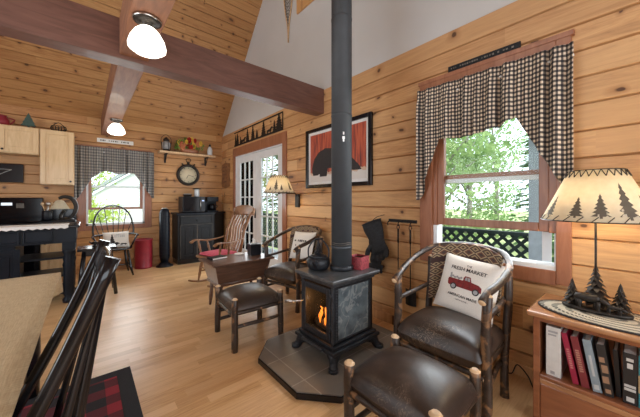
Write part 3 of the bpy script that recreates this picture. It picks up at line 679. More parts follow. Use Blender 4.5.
def bulb(par, z, e, r=.028, col=(1, .80, .52)):
    g = G(); g.lathe([(.004, z-r), (r*.8, z-r*.5), (r, z), (r*.8, z+r*.6), (.006, z+r)], seg=12); g.build('bulb', emit('lit_bulb_%d' % int(e*10), (1, .85, .6), 6), par)
    l = bpy.data.lights.new('bulb_light', 'POINT'); l.energy = e; l.color = col; l.shadow_soft_size = .03; o = bpy.data.objects.new('bulb_light', l); COL.objects.link(o); o.parent = par; o.location = (0, 0, z); l.shadow_soft_size = .05
    return o
LX, LY = 1.98, 3.17
t = thing('swing_arm_lamp', 'swing arm wall lamp with a parchment tree shade beside the glazed doors', 'wall lamp', (LX, LY, 0))
lampshade(t, .205, .105, 1.345, 1.575, [(-2.35, .075, .15, .03), (-1.95, .05, .08, .03), (-2.8, .06, .05, .03), (-1.2, .07, .13, .03)])
o = bulb(t, 1.43, 7)
g = G(); g.tube([(0, 0, 1.33), (0, 0, 1.40)], .014, 8); g.tube([(0, 0, 1.345), (.19, -.10, 1.345), (WX-LX-.03, .06, 1.30)], .008, 8); g.build('arm', 'bronze', t)
g = G(); g.box((WX-LX-.02, .06, 1.24), (.035, .085, .19)); g.build('wall_plate', 'bronze', t, .006)
# wall switch
# clock
t = thing('wall_clock', 'round black pocket-watch wall clock with a cream face under the shelf', 'clock', (1.632, YB-.0, 1.775)); R90 = Matrix.Rotation(PI/2, 3, 'X')
g = G(); g.lathe([(.165, .015), (.175, .045), (.20, .055), (.22, .045), (.225, 0), (.165, 0)], seg=40, R=R90, close=False); g.tube([(0, -.03, .22), (0, -.03, .27)], .022, 10); g.tube([(.045*math.cos(a*PI/8), -.03, .305+.045*math.sin(a*PI/8)) for a in range(17)], .007, 6)
for s_ in (-1, 1): g.tube([(s_*.1, -.03, .19), (s_*.125, -.03, .235)], .013, 8)
g.build('case', 'bronze', t); g = G(); g.lathe([(.175, 0), (.175, .02), (.001, .021)], seg=40, R=R90); g.build('face', M('clock_face', (.66, .58, .40), .6, 0, .06, 8), t)
g = G()
for k in range(12): a = k*PI/6; g.box((math.sin(a)*.145, -.023, math.cos(a)*.145), (.008, .003, .024), Matrix.Rotation(-a, 3, 'Y').inverted())
for a, L in ((1.9, .12), (3.6, .085)): g.box((math.sin(a)*L/2, -.026, math.cos(a)*L/2), (.008, .003, L), Matrix.Rotation(a, 3, 'Y'))
g.build('hands', 'ink', t)
# shelf with things
t = thing('wall_shelf', 'pale wooden wall shelf on black iron brackets above the clock', 'shelf', (1.60, YB, 2.185)); g = G(); g.span((-.53, -.23, -.02), (.53, 0, .02)); g.build('board', 'peeled', t, .005)
for x in (-.40, .38):
    g = G(); g.span((x-.015, -.018, -.19), (x+.015, 0, -.02)); g.span((x-.015, -.18, -.035), (x+.015, 0, -.02)); g.tube(spline([(x, -.016, -.16), (x, -.09, -.12), (x, -.16, -.035)], 4), .008, 6); g.build('bracket', 'blackmetal', t)
SZ = 2.205
t = thing('lantern', 'dark metal lantern at the left end of the wall shelf', 'lantern', (1.20, YB-.12, SZ)); g = G(); g.lathe([(.07, 0), (.075, .02), (.06, .04)], seg=14); g.build('base', 'bronze', t); g = G(); g.lathe([(.055, .04), (.075, .10), (.07, .17), (.04, .20)], seg=14); g.build('chimney', 'stone', t)
g = G(); g.lathe([(.045, .20), (.06, .22), (.03, .26), (.015, .28)], seg=14); g.tube(spline([(-.08, 0, .1), (-.085, 0, .25), (0, 0, .33), (.085, 0, .25), (.08, 0, .1)], 5), .005, 6)
for a in range(6): g.tube([(.08*math.cos(a), .08*math.sin(a), .03), (.078*math.cos(a), .078*math.sin(a), .18)], .005, 5)
g.build('cage', 'bronze', t)
t = thing('flower_arrangement', 'red and yellow flower arrangement in the middle of the wall shelf', 'flowers', (1.63, YB-.12, SZ)); t.scale = (.95, 1, 1.5); g = G(); g.lathe([(.16, 0), (.20, .05), (.17, .06)], seg=16, sy=.5); g.build('basket', 'trim', t); r = random.Random(7)
fm = [M('yellow_petals', (.80, .50, .06), .8), M('red_petals', (.45, .02, .015), .8), M('orange_petals', (.66, .22, .10), .8), M('fruit_green', (.14, .28, .05), .6)]
for k in range(22):
    x, y, z = r.uniform(-.22, .22), r.uniform(-.07, .05), .06+.13*r.random(); z *= 1-abs(x)*1.2; z += .02; g = G(); q = r.uniform(.025, .042)
    for a in range(6): A = a*PI/3; g.box((x+math.cos(A)*q*.6, y-.01, z+math.sin(A)*q*.6), (q, q*.5, q), Matrix.Rotation(-A, 3, 'Y'))
    g.lathe([(.002, -q*.4), (q*.5, 0), (.002, q*.4)], (x, y-.02, z), 8); g.build('flower', fm[(k*7+k//3) % 3], t)
g = G()
for k in range(90):
    p = Vector((r.uniform(-.26, .26), r.uniform(-.08, .06), r.uniform(.04, .20))); p.z *= 1-abs(p.x)*1.3; d = Vector((p.x*2, r.uniform(-.3, .3), .5)).normalized()*.06; q = d.orthogonal().normalized()*.018; g.add([p, p+d*.5+q, p+d, p+d*.5-q], [(0, 1, 2, 3)])
g.build('foliage', fm[3], t, fix=False)
t = thing('penguin_bottle', 'small silver bottle with a narrow neck at the right end of the shelf', 'bottle', (2.04, YB-.12, SZ)); g = G(); g.lathe([(.04, 0), (.052, .02), (.055, .12), (.03, .18), (.018, .20)], seg=16); g.build('body', 'glassjar', t); g = G(); g.lathe([(.022, .20), (.024, .235), (.01, .25)], seg=12); g.build('cap', 'bronze', t)
t.name = 'silver_bottle'

# ================================================================== KITCHEN END
def panel_door(par, x0, x1, z0, z1, y, mat, name='door', knob=None, th=.02, fr=.055, hm='black'):
    g = G(); g.span((x0, y-th, z0), (x0+fr, y, z1)); g.span((x1-fr, y-th, z0), (x1, y, z1)); g.span((x0+fr, y-th, z0), (x1-fr, y, z0+fr)); g.span((x0+fr, y-th, z1-fr), (x1-fr, y, z1)); g.span((x0+fr, y-th*.45, z0+fr), (x1-fr, y, z1-fr))
    if (x1-x0) > .25 and (z1-z0) > .25: g.span((x0+fr+.03, y-th*.85, z0+fr+.03), (x1-fr-.03, y-.001, z1-fr-.03))
    d = g.build(name, mat, par, .003)
    if knob: g = G(); g.lathe([(.006, 0), (.006, .012), (.015, .018), (.012, .028), (.002, .03)], (knob[0], y-th, knob[1]), 10, R=R90); g.build('knob', hm, d)
    return d
def upper(x0, x1, z0, z1, doors, label):
    t = thing('wall_cabinet', label, 'cabinet', (0, 0, 0)); g = G(); g.span((x0, 5.88, z0), (x1, YB, z1)); g.build('body', 'maple', t, .003)
    for a, b, kx in doors: panel_door(t, a, b, z0+.01, z1-.012, 5.879, 'maple', knob=(kx, z0+.05))
upper(-1.75, -.535, 1.925, 2.325, [(-1.74, -1.34, -1.38), (-1.335, -.94, -1.30), (-.935, -.545, -.90)], 'wide pale maple wall cabinet above the range')
upper(-.53, -.145, 1.49, 2.325, [(-.52, -.155, -.185)], 'tall pale maple wall cabinet nearest the kitchen window')
t = thing('red_pitcher', 'red enamel pitcher on top of the wide maple cabinet', 'pitcher', (-.93, 6.0, 2.325)); g = G(); g.lathe([(.06, 0), (.085, .03), (.08, .09), (.05, .13), (.06, .15)], seg=16); g.build('body', 'red', t); g = G(); g.tube(spline([(.07, 0, .12), (.13, 0, .10), (.08, 0, .03)], 5), .009, 6); g.build('handle', 'red', t)
t = thing('tree_ornament', 'dark green wooden tree cutout on top of the wide maple cabinet', 'ornament', (-.66, 6.0, 2.325)); g = G(); g.prism(conifer(.17, .23, 4, .75, .12), .02, lambda u, v, w: (u, w, v+.015)); g.build('tree', 'spruce', t); g = G(); g.box((0, .01, .01), (.12, .06, .02)); g.build('base', 'peeled', t)
t = thing('wire_basket', 'small dark wire basket on top of the tall maple cabinet', 'basket', (-.33, 6.0, 2.325)); g = G()
for z, r_ in ((.005, .06), (.05, .095), (.09, .085)): g.tube([(math.cos(a*PI/10)*r_, math.sin(a*PI/10)*r_*.7, z) for a in range(21)], .005, 5)
for a in range(16): c, s_ = math.cos(a*PI/8), math.sin(a*PI/8)*.7; g.tube([(c*.06, s_*.06, .005), (c*.095, s_*.095, .05), (c*.085, s_*.085, .09)], .0045, 5)
g.build('basket', 'bronze', t); g = G(); g.tube(spline([(-.08, 0, .08), (0, 0, .15), (.08, 0, .08)], 5), .006, 5); g.build('handle', 'bronze', t)
t = thing('framed_picture', 'black framed picture with a pale antler shape under the wall cabinet', 'picture', (-1.02, YB, 1.655)); g = G(); g.span((-.29, -.03, -.14), (.29, 0, .14)); g.build('frame', 'black', t, .006); g = G(); g.tube(spline([(-.12, -.032, -.03), (-.04, -.032, .01), (.03, -.032, -.03), (.1, -.032, .01), (.17, -.032, .05)], 4), .018, 6, flat=(1, .2)); g.tube(spline([(-.03, -.032, .03), (.06, -.032, .055), (.17, -.032, .05)], 4), .014, 6, flat=(1, .2)); g.build('antler', 'paper', t)
# base cabinets / worktop / range
t = thing('base_cabinet', 'pale maple base cabinet between the range and the kitchen window', 'cabinet', (0, 0, 0)); g = G(); g.span((-.50, 5.60, .1), (-.15, YB-.005, .90)); g.span((-.50, 5.66, 0), (-.15, YB-.005, .1)); g.build('body', 'maple', t, .003)
panel_door(t, -.49, -.16, .12, .68, 5.599, 'maple', knob=(-.45, .62)); panel_door(t, -.49, -.16, .70, .88, 5.599, 'maple', 'drawer', knob=(-.32, .79))
t = thing('worktop', 'dark worktop beside the range carrying the small lamp', 'worktop', (0, 0, 0)); g = G(); g.span((-.50, 5.57, .902), (-.12, YB-.003, .94)); g.build('slab', 'bluetop', t, .006); g = G(); g.span((-.50, YB-.03, .941), (-.12, YB-.003, 1.10)); g.build('backsplash', 'black', t, .004)
t = thing('kitchen_range', 'black kitchen range with a tall back panel against the back wall', 'range', (0, 0, 0)); g = G(); g.span((-1.265, 5.60, .0), (-.505, YB-.005, .93)); g.build('body', 'black', t, .006)
g = G(); g.span((-1.265, 6.04, .931), (-.505, YB-.005, 1.285)); g.build('back_panel', 'blackglass', t, .012); g = G(); g.span((-1.265, 5.58, .931), (-.505, 6.035, .95)); g.build('hob', 'blackglass', t, .005)
g = G(); g.span((-1.22, 5.56, .22), (-.55, 5.598, .76)); g.build('oven_door', 'blackglass', t, .006); g = G(); g.tube([(-1.18, 5.52, .72), (-.59, 5.52, .72)], .012, 8); g.build('handle', 'chrome', t)
g = G(); g.span((-.94, 6.036, 1.17), (-.83, 6.04, 1.21)); g.build('clock_display', emit('display', (.8, .9, 1), .9, (.3, .3, .3)), t)
g = G(); g.span((-.79, 6.037, 1.13), (-.71, 6.04, 1.20)); g.build('control_panel', 'worn', t)
t = thing('utensil_crock', 'grey crock of cooking utensils on the worktop by the range', 'crock', (-.445, 5.80, .941)); g = G(); g.lathe([(.05, 0), (.06, .02), (.058, .14), (.052, .15)], seg=16); g.build('crock', 'plastic', t)
for k in range(4): g = G(); a = k*1.7; g.tube([(0, 0, .05), (math.cos(a)*.05, math.sin(a)*.04, .24)], .006, 6); g.lathe([(.004, -.03), (.022, 0), (.004, .03)], (math.cos(a)*.052, math.sin(a)*.04, .25), 8, sy=.4); g.build('utensil', 'chrome' if k % 2 else 'peeled', t)
t = thing('counter_lamp', 'small lamp with an arched black base and a cream shade on the worktop', 'lamp', (-.24, 5.85, .941)); g = G(); g.lathe([(.10, 0), (.09, .02), (.03, .035)], seg=18, sy=.8); g.tube(spline([(.04, 0, .02), (.10, 0, .10), (.12, 0, .22), (.07, 0, .33), (-.02, 0, .36), (-.08, 0, .33)], 5), [.02+.012*math.sin(k*PI/25) for k in range(26)], 10)
g.tube(spline([(-.06, 0, .02), (-.05, .02, .09), (-.02, 0, .14)], 4), .022, 8); g.build('base', 'bronze', t); g = G(); g.lathe([(.115, .17), (.10, .20), (.05, .29), (.02, .31)], (-.07, 0, 0), 20, close=False); g.build('lamp_shade', 'shade', t, solid=.003)
# island
t = thing('kitchen_island', 'black kitchen island with drawers, open shelves and a turned corner leg', 'kitchen island', (0, 0, 0)); IX = -.09
g = G(); g.span((-1.9, 4.42, .915), (IX+.03, 5.15, .95)); g.build('top', 'black', t, .01)
g = G(); g.span((-1.85, 4.50, .735), (IX, 5.10, .914)); g.span((-1.85, 4.52, .08), (-.60, 5.08, .734)); g.build('body', 'bluetop', t, .003)
for a, b in ((-1.12, -.56), (-1.75, -1.15)): panel_door(t, a, b, .755, .90, 4.499, 'bluetop', 'drawer', knob=((a+b)/2, .83), fr=.02, hm='chrome'); panel_door(t, a, b, .12, .70, 4.519, 'bluetop', 'door', fr=.05)
panel_door(t, -.535, -.30, .755, .90, 4.499, 'bluetop', 'drawer', fr=.012)
for z in (.55, .33, .12): g = G(); g.span((-.599, 4.56, z-.012), (-.13, 5.06, z+.012)); g.build('shelf', 'bluetop', t, .003)
TL = [(.055, 0), (.06, .04), (.04, .07), (.052, .10), (.052, .42), (.06, .46), (.05, .50), (.058, .54), (.045, .58), (.062, .62), (.062, .65)]
for x, y in ((IX-.07, 4.57), (IX-.07, 5.03)): g = G(); g.lathe(TL, (x, y, 0), 18); g.box((x, y, .69), (.12, .12, .088)); g.build('leg', 'bluetop', t)
t = thing('table_runner', 'white lace-edged runner hanging over the front of the kitchen island', 'runner', (0, 0, 0)); g = G(); g.span((-1.85, 4.412, .951), (-.16, 4.75, .954)); g.build('cloth', 'paper', t)
g = G(); pl = [(-1.85, .954)]+[(-.16, .954)]+[(-.16-k*.0325, .925-(.014 if k % 2 else 0)) for k in range(53)]; g.prism(pl, .003, lambda u, v, w: (u, 4.408+w, v)); g.build('lace_edge', 'paper', t)
# stool
t = thing('black_stool', 'square black stool between the island and the spindle-back chair', 'stool', (.115, 4.72, 0)); g = G(); g.box((0, 0, .615), (.40, .36, .03)); g.build('seat', 'black', t, .008)
g = G(); g.box((0, 0, .565), (.30, .28, .07)); g.build('apron', 'black', t, .003)
for i in (-1, 1):
    for j in (-1, 1): g = G(); g.tube([(i*.19, j*.17, 0), (i*.13, j*.12, .60)], [.021, .024], 8); g.build('leg', 'black', t)
g = G(); g.tube([(-.17, -.15, .2), (.17, -.15, .2)], .011, 6); g.tube([(-.17, .15, .2), (.17, .15, .2)], .011, 6); g.build('stretcher', 'black', t)
t = thing('black_figurine', 'tiny dark figurine on the black stool', 'figurine', (.09, 4.72, .631)); g = G(); g.lathe([(.03, 0), (.035, .01), (.012, .02)], seg=12); g.lathe([(.004, .02), (.028, .04), (.02, .06), (.004, .07)], seg=10, sx=1.6); g.tube([(-.04, 0, .05), (-.06, 0, .07)], .008, 6); g.build('body', 'bronze', t)
# windsor chair
t = thing('windsor_chair', 'black hoop-back spindle chair under the kitchen window', 'chair', (.37, 5.68, 0), math.radians(4)); g = G(); g.grid(16, 8, lambda s, v: ((math.cos(s*2*PI))*(.235-.01*(v > .9))*min(1, v*1.0001+.0), (math.sin(s*2*PI))*.21*v, .445-.012*(1-v)), mi=0); 
g = G(); g.lathe([(.19, 0), (.23, .012), (.24, .03), (.20, .036), (.02, .026)], (0, 0, .42), 28, sy=.92); g.build('seat', 'black', t)
for i in (-1, 1):
    for j in (-1, 1): g = G(); g.tube([(i*.215, j*.20-.01, 0), (i*.185, j*.17, .14), (i*.15, j*.14, .42)], [.012, .021, .014], 8); g.build('leg', 'black', t)
g = G(); g.tube([(-.19, -.17, .16), (-.19, .15, .16)], .01, 6); g.tube([(.19, -.17, .16), (.19, .15, .16)], .01, 6); g.tube([(-.19, 0, .16), (.19, 0, .16)], .011, 6); g.build('stretcher', 'black', t)
arc = spline([(-.27, .10, .64), (-.275, .14, .80), (-.225, .20, 1.01), (-.12, .245, 1.12), (0, .25, 1.15), (.12, .245, 1.12), (.225, .20, 1.01), (.275, .14, .80), (.27, .10, .64)], 5)
g = G(); g.tube(arc, .014, 8); g.build('hoop', 'black', t); g = G(); g.tube(spline([(-.30, -.12, .655), (-.29, .02, .66), (-.22, .16, .66), (0, .21, .66), (.22, .16, .66), (.29, .02, .66), (.30, -.12, .655)], 5), .015, 8); g.build('armrest', 'black', t)
for k in range(7):
    u = (k-3)/3; top = arc[int(20+u*13)]; g = G(); g.tube([(u*.15, .17, .44), (u*.19, .20, .66), tuple(top)], .0065, 6); g.build('spindle', 'black', t)
for s_ in (-1, 1): g = G(); g.tube([(s_*.20, -.06, .44), (s_*.29, -.09, .655)], .012, 8); g.build('arm_post', 'black', t)
# pillow maker
def pillow(name, label, loc, rot, w, h, th, mat='cream', grp=None):
    t = bpy.data.objects.new(name, None); COL.objects.link(t); t.location = loc; t.rotation_euler = rot; tag(t, label, 'pillow', grp)
    def prof(u, v): return th*max(0, (1-abs(u)**3)*(1-abs(v)**3))**.45
    def P(u, v, s_): pin = 1-.05*(1-abs(v)**2)*abs(u)**4; pin2 = 1-.05*(1-abs(u)**2)*abs(v)**4; return (u*w/2*pin, v*h/2*pin2, s_*prof(u, v))
    g = G()
    for s_ in (1, -1): g.grid(20, 20, lambda a, b: P(2*a-1, 2*b-1, s_))
    c = g.build('cover', mat, t); return t, (lambda x, y, off=.0015: (x, y, prof(min(1, max(-1, 2*x/w)), min(1, max(-1, 2*y/h)))+off))
def decal(par, name, polys, surf, mat, off=.0015, k=1., dy=0.):
    g = G(); polys = [([(q[0]*k, q[1]*k+dy) for q in vs], fs) for vs, fs in polys]
    for vs, fs in polys:
        tris = []
        for f in fs: tris += [(vs[f[0]], vs[f[i]], vs[f[i+1]]) for i in range(1, len(f)-1)]
        out = []
        while tris:
            a, b, c = tris.pop(); e = [math.dist(a[:2], b[:2]), math.dist(b[:2], c[:2]), math.dist(c[:2], a[:2])]; m_ = max(e)
            if m_ < .016: out.append((a, b, c)); continue
            i = e.index(m_); p = (a, b, c); u, v, w = p[i], p[(i+1) % 3], p[(i+2) % 3]; h = ((u[0]+v[0])/2, (u[1]+v[1])/2); tris += [(u, h, w), (h, v, w)]
        for tr in out: g.add([surf(x, y, off) for x, y in tr], [(0, 1, 2)])
    return g.build(name, mat, par, fix=False)
def densify(poly, step=.012):
    out = []
    for a, b in zip(poly, poly[1:]+poly[:1]):
        n_ = max(1, int(math.hypot(b[0]-a[0], b[1]-a[1])/step)); out += [(a[0]+(b[0]-a[0])*k/n_, a[1]+(b[1]-a[1])*k/n_) for k in range(n_)]
    return out
def flatpoly(poly):
    from mathutils.geometry import tessellate_polygon
    p = densify(poly); tr = tessellate_polygon([[Vector((x, y, 0)) for x, y in p]]); return p, [tuple(q) for q in tr]
def disc(cx, cy, r, n=14): return [(cx+r*math.cos(2*PI*k/n), cy+r*math.sin(2*PI*k/n)) for k in range(n)]
BEAR = [(-.10, 0), (-.105, .03), (-.09, .055), (-.04, .062), (.02, .055), (.05, .06), (.07, .05), (.095, .03), (.07, .025), (.055, .02), (.05, 0), (.03, 0), (.02, .02), (-.04, .02), (-.05, 0), (-.065, 0), (-.07, .02), (-.08, 0)]
t, sf = pillow('throw_pillow', 'white pillow with dark bear and tree print on the spindle-back chair', (.385, 5.70, .585), (math.radians(75), 0, math.radians(4)), .36, .27, .04)
decal(t, 'print', [flatpoly([(x-.06, y-.09) for x, y in conifer(.10, .19, 5, .5)]), flatpoly([(x*.9+.0-.04, y*.9-.10) for x, y in BEAR]), flatpoly([(x*.5+.10, y*.5-.10) for x, y in BEAR])], sf, 'ink', .0025)
g_ = G(); bars(g_, (.05, .06, sf(.05, .06)[2]+.001), (1, 0, 0), (0, 1, 0), (0, 0, 1), .16, .06, 3, 0, 6, .9, .025); g_.build('lettering', 'grey', t)
# red drum, tower fan
t = thing('red_bin', 'red metal bin with ribs on the floor beside the tower fan', 'bin', (.81, 5.97, 0)); g = G(); g.lathe([(.135, 0), (.142, .02), (.138, .03), (.145, .26), (.142, .50), (.148, .51), (.148, .53), (.13, .53), (.13, .51), (.01, .505)], seg=28); g.build('body', 'red', t); g = G(); g.tube([(math.cos(a*PI/14)*.147, math.sin(a*PI/14)*.147, .52) for a in range(29)], .005, 5); g.build('rim', 'red', t)
t = thing('tower_fan', 'black tower fan standing between the red bin and the black cabinet', 'fan', (1.13, 5.85, 0)); g = G(); g.lathe([(.145, 0), (.145, .015), (.10, .04), (.05, .10)], seg=26); g.build('base', 'plastic', t)
g = G(); g.lathe([(.07, .10), (.088, .20), (.088, 1.0), (.07, 1.07), (.03, 1.09)], seg=22); g.build('body', 'bluetop', t); g = G()
for k in range(30): z = .24+k*.025; g.tube([(math.cos(a)*.089, math.sin(a)*.089, z) for a in [PI+.5+q*.36 for q in range(7)]], .003, 4)
g.build('grille', 'plastic', t); g = G(); g.lathe([(.05, 1.09), (.05, 1.10), (.02, 1.105)], seg=16); g.build('control_panel', 'chrome', t)
# black cabinet with canted right end
t = thing('black_cabinet', 'distressed black cabinet with one drawer and two doors carrying the microwave', 'cabinet', (0, 0, 0)); g = G(); foot = [(1.33, 5.74), (2.02, 5.74), (2.32, 6.0), (2.32, 6.18), (1.33, 6.18)]
g.prism(foot, .87, lambda u, v, w: (u, v, .09+w)); g.build('body', 'blackwood', t, .004); g = G(); g.prism([(1.30, 5.70), (2.03, 5.70), (2.345, 5.97), (2.345, 6.183), (1.30, 6.183)], .035, lambda u, v, w: (u, v, .961+w)); g.build('top', 'bluetop', t, .006)
g = G(); g.prism([(1.34, 5.78), (2.0, 5.78), (2.29, 6.02), (2.29, 6.17), (1.34, 6.17)], .09, lambda u, v, w: (u, v, w)); g.build('plinth', 'black', t)
panel_door(t, 1.375, 1.985, .77, .93, 5.739, 'blackwood', 'drawer', knob=(1.68, .85), fr=.02); panel_door(t, 1.375, 1.675, .12, .75, 5.739, 'blackwood', knob=(1.65, .48)); panel_door(t, 1.685, 1.985, .12, .75, 5.739, 'blackwood', knob=(1.71, .48))
g = G()
for a, b in ((1.375, 1.985),): g.span((a, 5.715, .765), (b, 5.72, .77)); g.span((a, 5.715, .93), (b, 5.72, .935))
for a in (1.375, 1.675, 1.685, 1.985): g.span((a-.002, 5.716, .12), (a+.002, 5.72, .75))
g.build('worn_edge', 'worn', t)
CZ = .998
t = thing('microwave', 'black microwave oven on the black cabinet', 'microwave', (1.64, 5.93, CZ)); g = G(); g.span((-.21, -.15, .01), (.21, .18, .32)); g.build('body', 'plastic', t, .008); g = G(); g.span((-.20, -.162, .03), (.10, -.151, .305)); g.build('door', 'blackglass', t, .004)
g = G(); g.tube([(.115, -.175, .06), (.115, -.175, .25)], .007, 6); g.build('handle', 'chrome', t); g = G(); g.span((.13, -.158, .03), (.205, -.151, .305)); g.build('control_panel', 'plastic', t); g = G(); g.span((.145, -.161, .225), (.19, -.159, .25)); g.build('display', emit('blue_display', (.5, .7, 1), .8, (.2, .2, .3)), t)
t = thing('coffee_maker', 'dark blue-black coffee maker beside the microwave', 'coffee maker', (2.04, 5.99, CZ)); g = G(); g.span((-.12, -.12, 0), (.12, .12, .03)); g.span((-.12, .02, .031), (.12, .12, .32)); g.span((-.12, -.12, .22), (.12, .019, .32)); g.build('body', 'bluetop', t, .008); g = G(); g.lathe([(.05, 0), (.07, .03), (.07, .10), (.05, .14)], (0, -.05, .032), 16); g.build('carafe', 'blackglass', t); g = G(); g.tube(spline([(.07, -.06, .14), (.115, -.07, .12), (.07, -.06, .06)], 4), .007, 6); g.build('handle', 'plastic', t)
t = thing('glass_canister', 'pale glass canister with a black lid on top of the microwave', 'canister', (1.74, 5.95, CZ+.321)); g = G(); g.lathe([(.045, 0), (.05, .01), (.048, .14), (.04, .15)], seg=18); g.build('jar', 'glassjar', t); g = G(); g.lathe([(.085, .151), (.085, .165), (.03, .175)], seg=18); g.build('lid', 'plastic', t)
t = thing('small_basket', 'low dark basket with knobbly contents on top of the microwave', 'basket', (1.56, 5.95, CZ+.321)); g = G(); g.lathe([(.07, 0), (.095, .04), (.09, .045), (.07, .02)], seg=18, sy=.7); g.build('basket', 'bronze', t)
for k in range(5): g = G(); g.lathe([(.004, -.02), (.022, 0), (.004, .02)], (-.05+k*.025, .01*(k % 2), .045), 8); g.build('packet', 'stone', t)

# ================================================================== CEILING LIGHTS
def clight(loc, label, e):
    t = thing('ceiling_light', label, 'ceiling light', loc, 0, 'opal globe lights under the long beam')
    g = G(); g.lathe([(.075, 0), (.075, -.015), (.055, -.025), (.03, -.03), (.03, -.07), (.04, -.08)], seg=26); g.build('mount', 'bronze', t)
    g = G(); g.lathe([(.078, -.004), (.082, -.010), (.078, -.016)], seg=26, close=False); g.build('mount_ring', 'chrome', t)
    g = G(); g.lathe([(.045, -.06), (.070, -.085), (.095, -.13), (.106, -.17), (.104, -.19), (.075, -.212), (.002, -.22)], seg=32, close=False); g.build('globe', 'globe', t, fix=True)
    l = bpy.data.lights.new('globe_light', 'POINT'); l.energy = e; l.color = (1, .88, .70); l.shadow_soft_size = .1; o = bpy.data.objects.new('globe_light', l); COL.objects.link(o); o.parent = t; o.location = (0, 0, -.27)
clight((.297, 2.04, 2.40), 'lit opal globe light hanging in front of the cross beam', 5)
clight((.33, 4.87, 2.40), 'lit opal globe light on the beam near the kitchen window', 5)

# ================================================================== STOVE
HZ = .045
t = thing('hearth_pad', 'eight-sided slate tile hearth pad with a black edge under the stove', 'hearth pad', (0, 0, 0))
oc = [(1.0, 1.40), (1.19, 1.19), (1.95, 1.19), (2.14, 1.40), (2.14, 1.90), (1.95, 2.10), (1.19, 2.10), (1.0, 1.90)]
cx, cy = 1.57, 1.65; inn = [(cx+(x-cx)*.985, cy+(y-cy)*.985) for x, y in oc]
g = G(); g.prism(oc, HZ-.006, lambda u, v, w: (u, v, w)); g.build('edge', 'black', t, .003); g = G(); g.prism(inn, .008, lambda u, v, w: (u, v, HZ-.006+.0005+w)); g.build('tiles', 'slate', t)
HZ += .003
t = thing('wood_stove', 'cast iron wood stove with a glass door and veined stone side panels', 'wood stove', (1.57, 1.62, HZ))
# body half sizes
bx, by = .215, .19
def frame_xy(g, hx, hy, z0, z1): g.span((-hx, -hy, z0), (hx, hy, z1))
g = G(); frame_xy(g, .262, .232, .605, .632); g.build('top', 'topstone', t, .008)
g = G(); frame_xy(g, .245, .215, .59, .6045); frame_xy(g, .23, .203, .572, .59); g.build('cornice', 'ironl', t, .005)
g = G(); frame_xy(g, .238, .212, .125, .15); frame_xy(g, .262, .232, .098, .125); frame_xy(g, .245, .215, .08, .098); g.build('base_plate', 'iron', t, .007)
# box: back, sides posts, floor; front open for the door
g = G(); g.span((bx-.02, -by, .15), (bx, by, .572)); g.span((-bx, -by, .15), (bx, by, .165)); g.span((-bx, -by, .56), (bx, by, .572))
for sy in (-1, 1):
    g.span((-bx, sy*by, .15), (-bx+.045, sy*(by-.03), .572)); g.span((bx-.045, sy*by, .15), (bx, sy*(by-.03), .572)); g.span((-bx+.045, sy*by, .15), (bx-.045, sy*(by-.03), .175)); g.span((-bx+.045, sy*by, .55), (bx-.045, sy*(by-.03), .572)); g.span((-bx+.045, sy*(by-.02), .175), (bx-.045, sy*(by-.03), .55))
g.build('body', 'iron', t, .004)
for sy in (-1, 1): g = G(); g.span((-bx+.045, sy*(by-.004), .175), (bx-.045, sy*(by-.019), .55)); g.build('side_panel', 'soap', t, .003)
# beaded strips
g = G()
for sy in (-1, 1):
    for k in range(19): g.lathe([(.001, -.006), (.0065, 0), (.001, .006)], (-bx+.022, sy*(by+.003), .178+k*.0205), 8)
g.build('beading', 'ironl', t)
# door on -X side
g = G(); dx0 = -bx-.022
g.span((dx0, -.165, .17), (-bx-.001, -.125, .555)); g.span((dx0, .125, .17), (-bx-.001, .165, .555)); g.span((dx0, -.125, .17), (-bx-.001, .125, .215)); g.span((dx0, -.125, .51), (-bx-.001, .125, .555))
dr = g.build('door', 'iron', t, .006)
g = G(); g.span((dx0+.008, -.125, .215), (dx0+.011, .125, .51)); g.build('pane', 'glass', dr); g = G()
g.tube([(dx0-.004, .14, .40), (dx0-.05, .15, .40), (dx0-.06, .20, .385)], .007, 8); g.tube([(dx0-.06, .20, .385), (dx0-.075, .29, .365)], .013, 8); g.build('handle', 'chrome', dr)
g = G()
for z in (.27, .50): g.tube([(dx0+.005, -.172, z-.02), (dx0+.005, -.172, z+.02)], .009, 8)
g.build('hinge', 'iron', dr)
g = G(); g.span((-bx-.012, -by+.002, .15), (-bx, -.168, .572)); g.span((-bx-.012, .168, .15), (-bx, by-.002, .572)); g.build('front_frame', 'ironl', t, .003)
g = G(); g.box((-.27, 0, .112), (.022, .24, .022)); g.build('ash_lip', 'ironl', t, .005)
for i, (sx, sy) in enumerate(((-1, -1), (-1, 1), (1, -1), (1, 1))):
    g = G(); P = spline([(sx*.205, sy*.175, .085), (sx*.225, sy*.195, .065), (sx*.235, sy*.205, .035), (sx*.256, sy*.225, .004)], 4); n_ = len(P)
    g.tube(P, [.056-.026*math.sin(k/(n_-1)*PI*.62) for k in range(n_)], 8); g.tube([(sx*.256, sy*.225, 0), (sx*.256, sy*.225, .022)], .036, 10); g.build('leg', 'iron', t)
g = G(); r = random.Random(3)
for k, (x, y, z, a) in enumerate(((-.11, 0, .20, 1.5), (-.03, .02, .205, 1.65), (-.07, 0, .255, 1.2))):
    d = Vector((math.cos(a), math.sin(a), .05*k))*.14; c = Vector((x, y, z)); g = G(); g.tube([c-d, c, c+d], [.032, .034, .03], 9, dome=True, cap=1); g.build('log', ['bark', 'peeled'], t)
for k in range(9):
    x = -.15+.02*(k % 3); y = -.085+.021*k; h = .04+.09*abs(math.sin(k*1.9+.4)); g = G(); P = spline([(x, y, .225), (x, y+.016*math.sin(k), .225+h*.4), (x+.01, y-.016*math.cos(k), .225+h*.8), (x, y, .225+h)], 4); n_ = len(P)
    g.tube(P, [.008*math.sin(.35+2.75*q/(n_-1))+.001 for q in range(n_)], 6, flat=(.6, 1)); o = g.build('flame', 'flame', t)
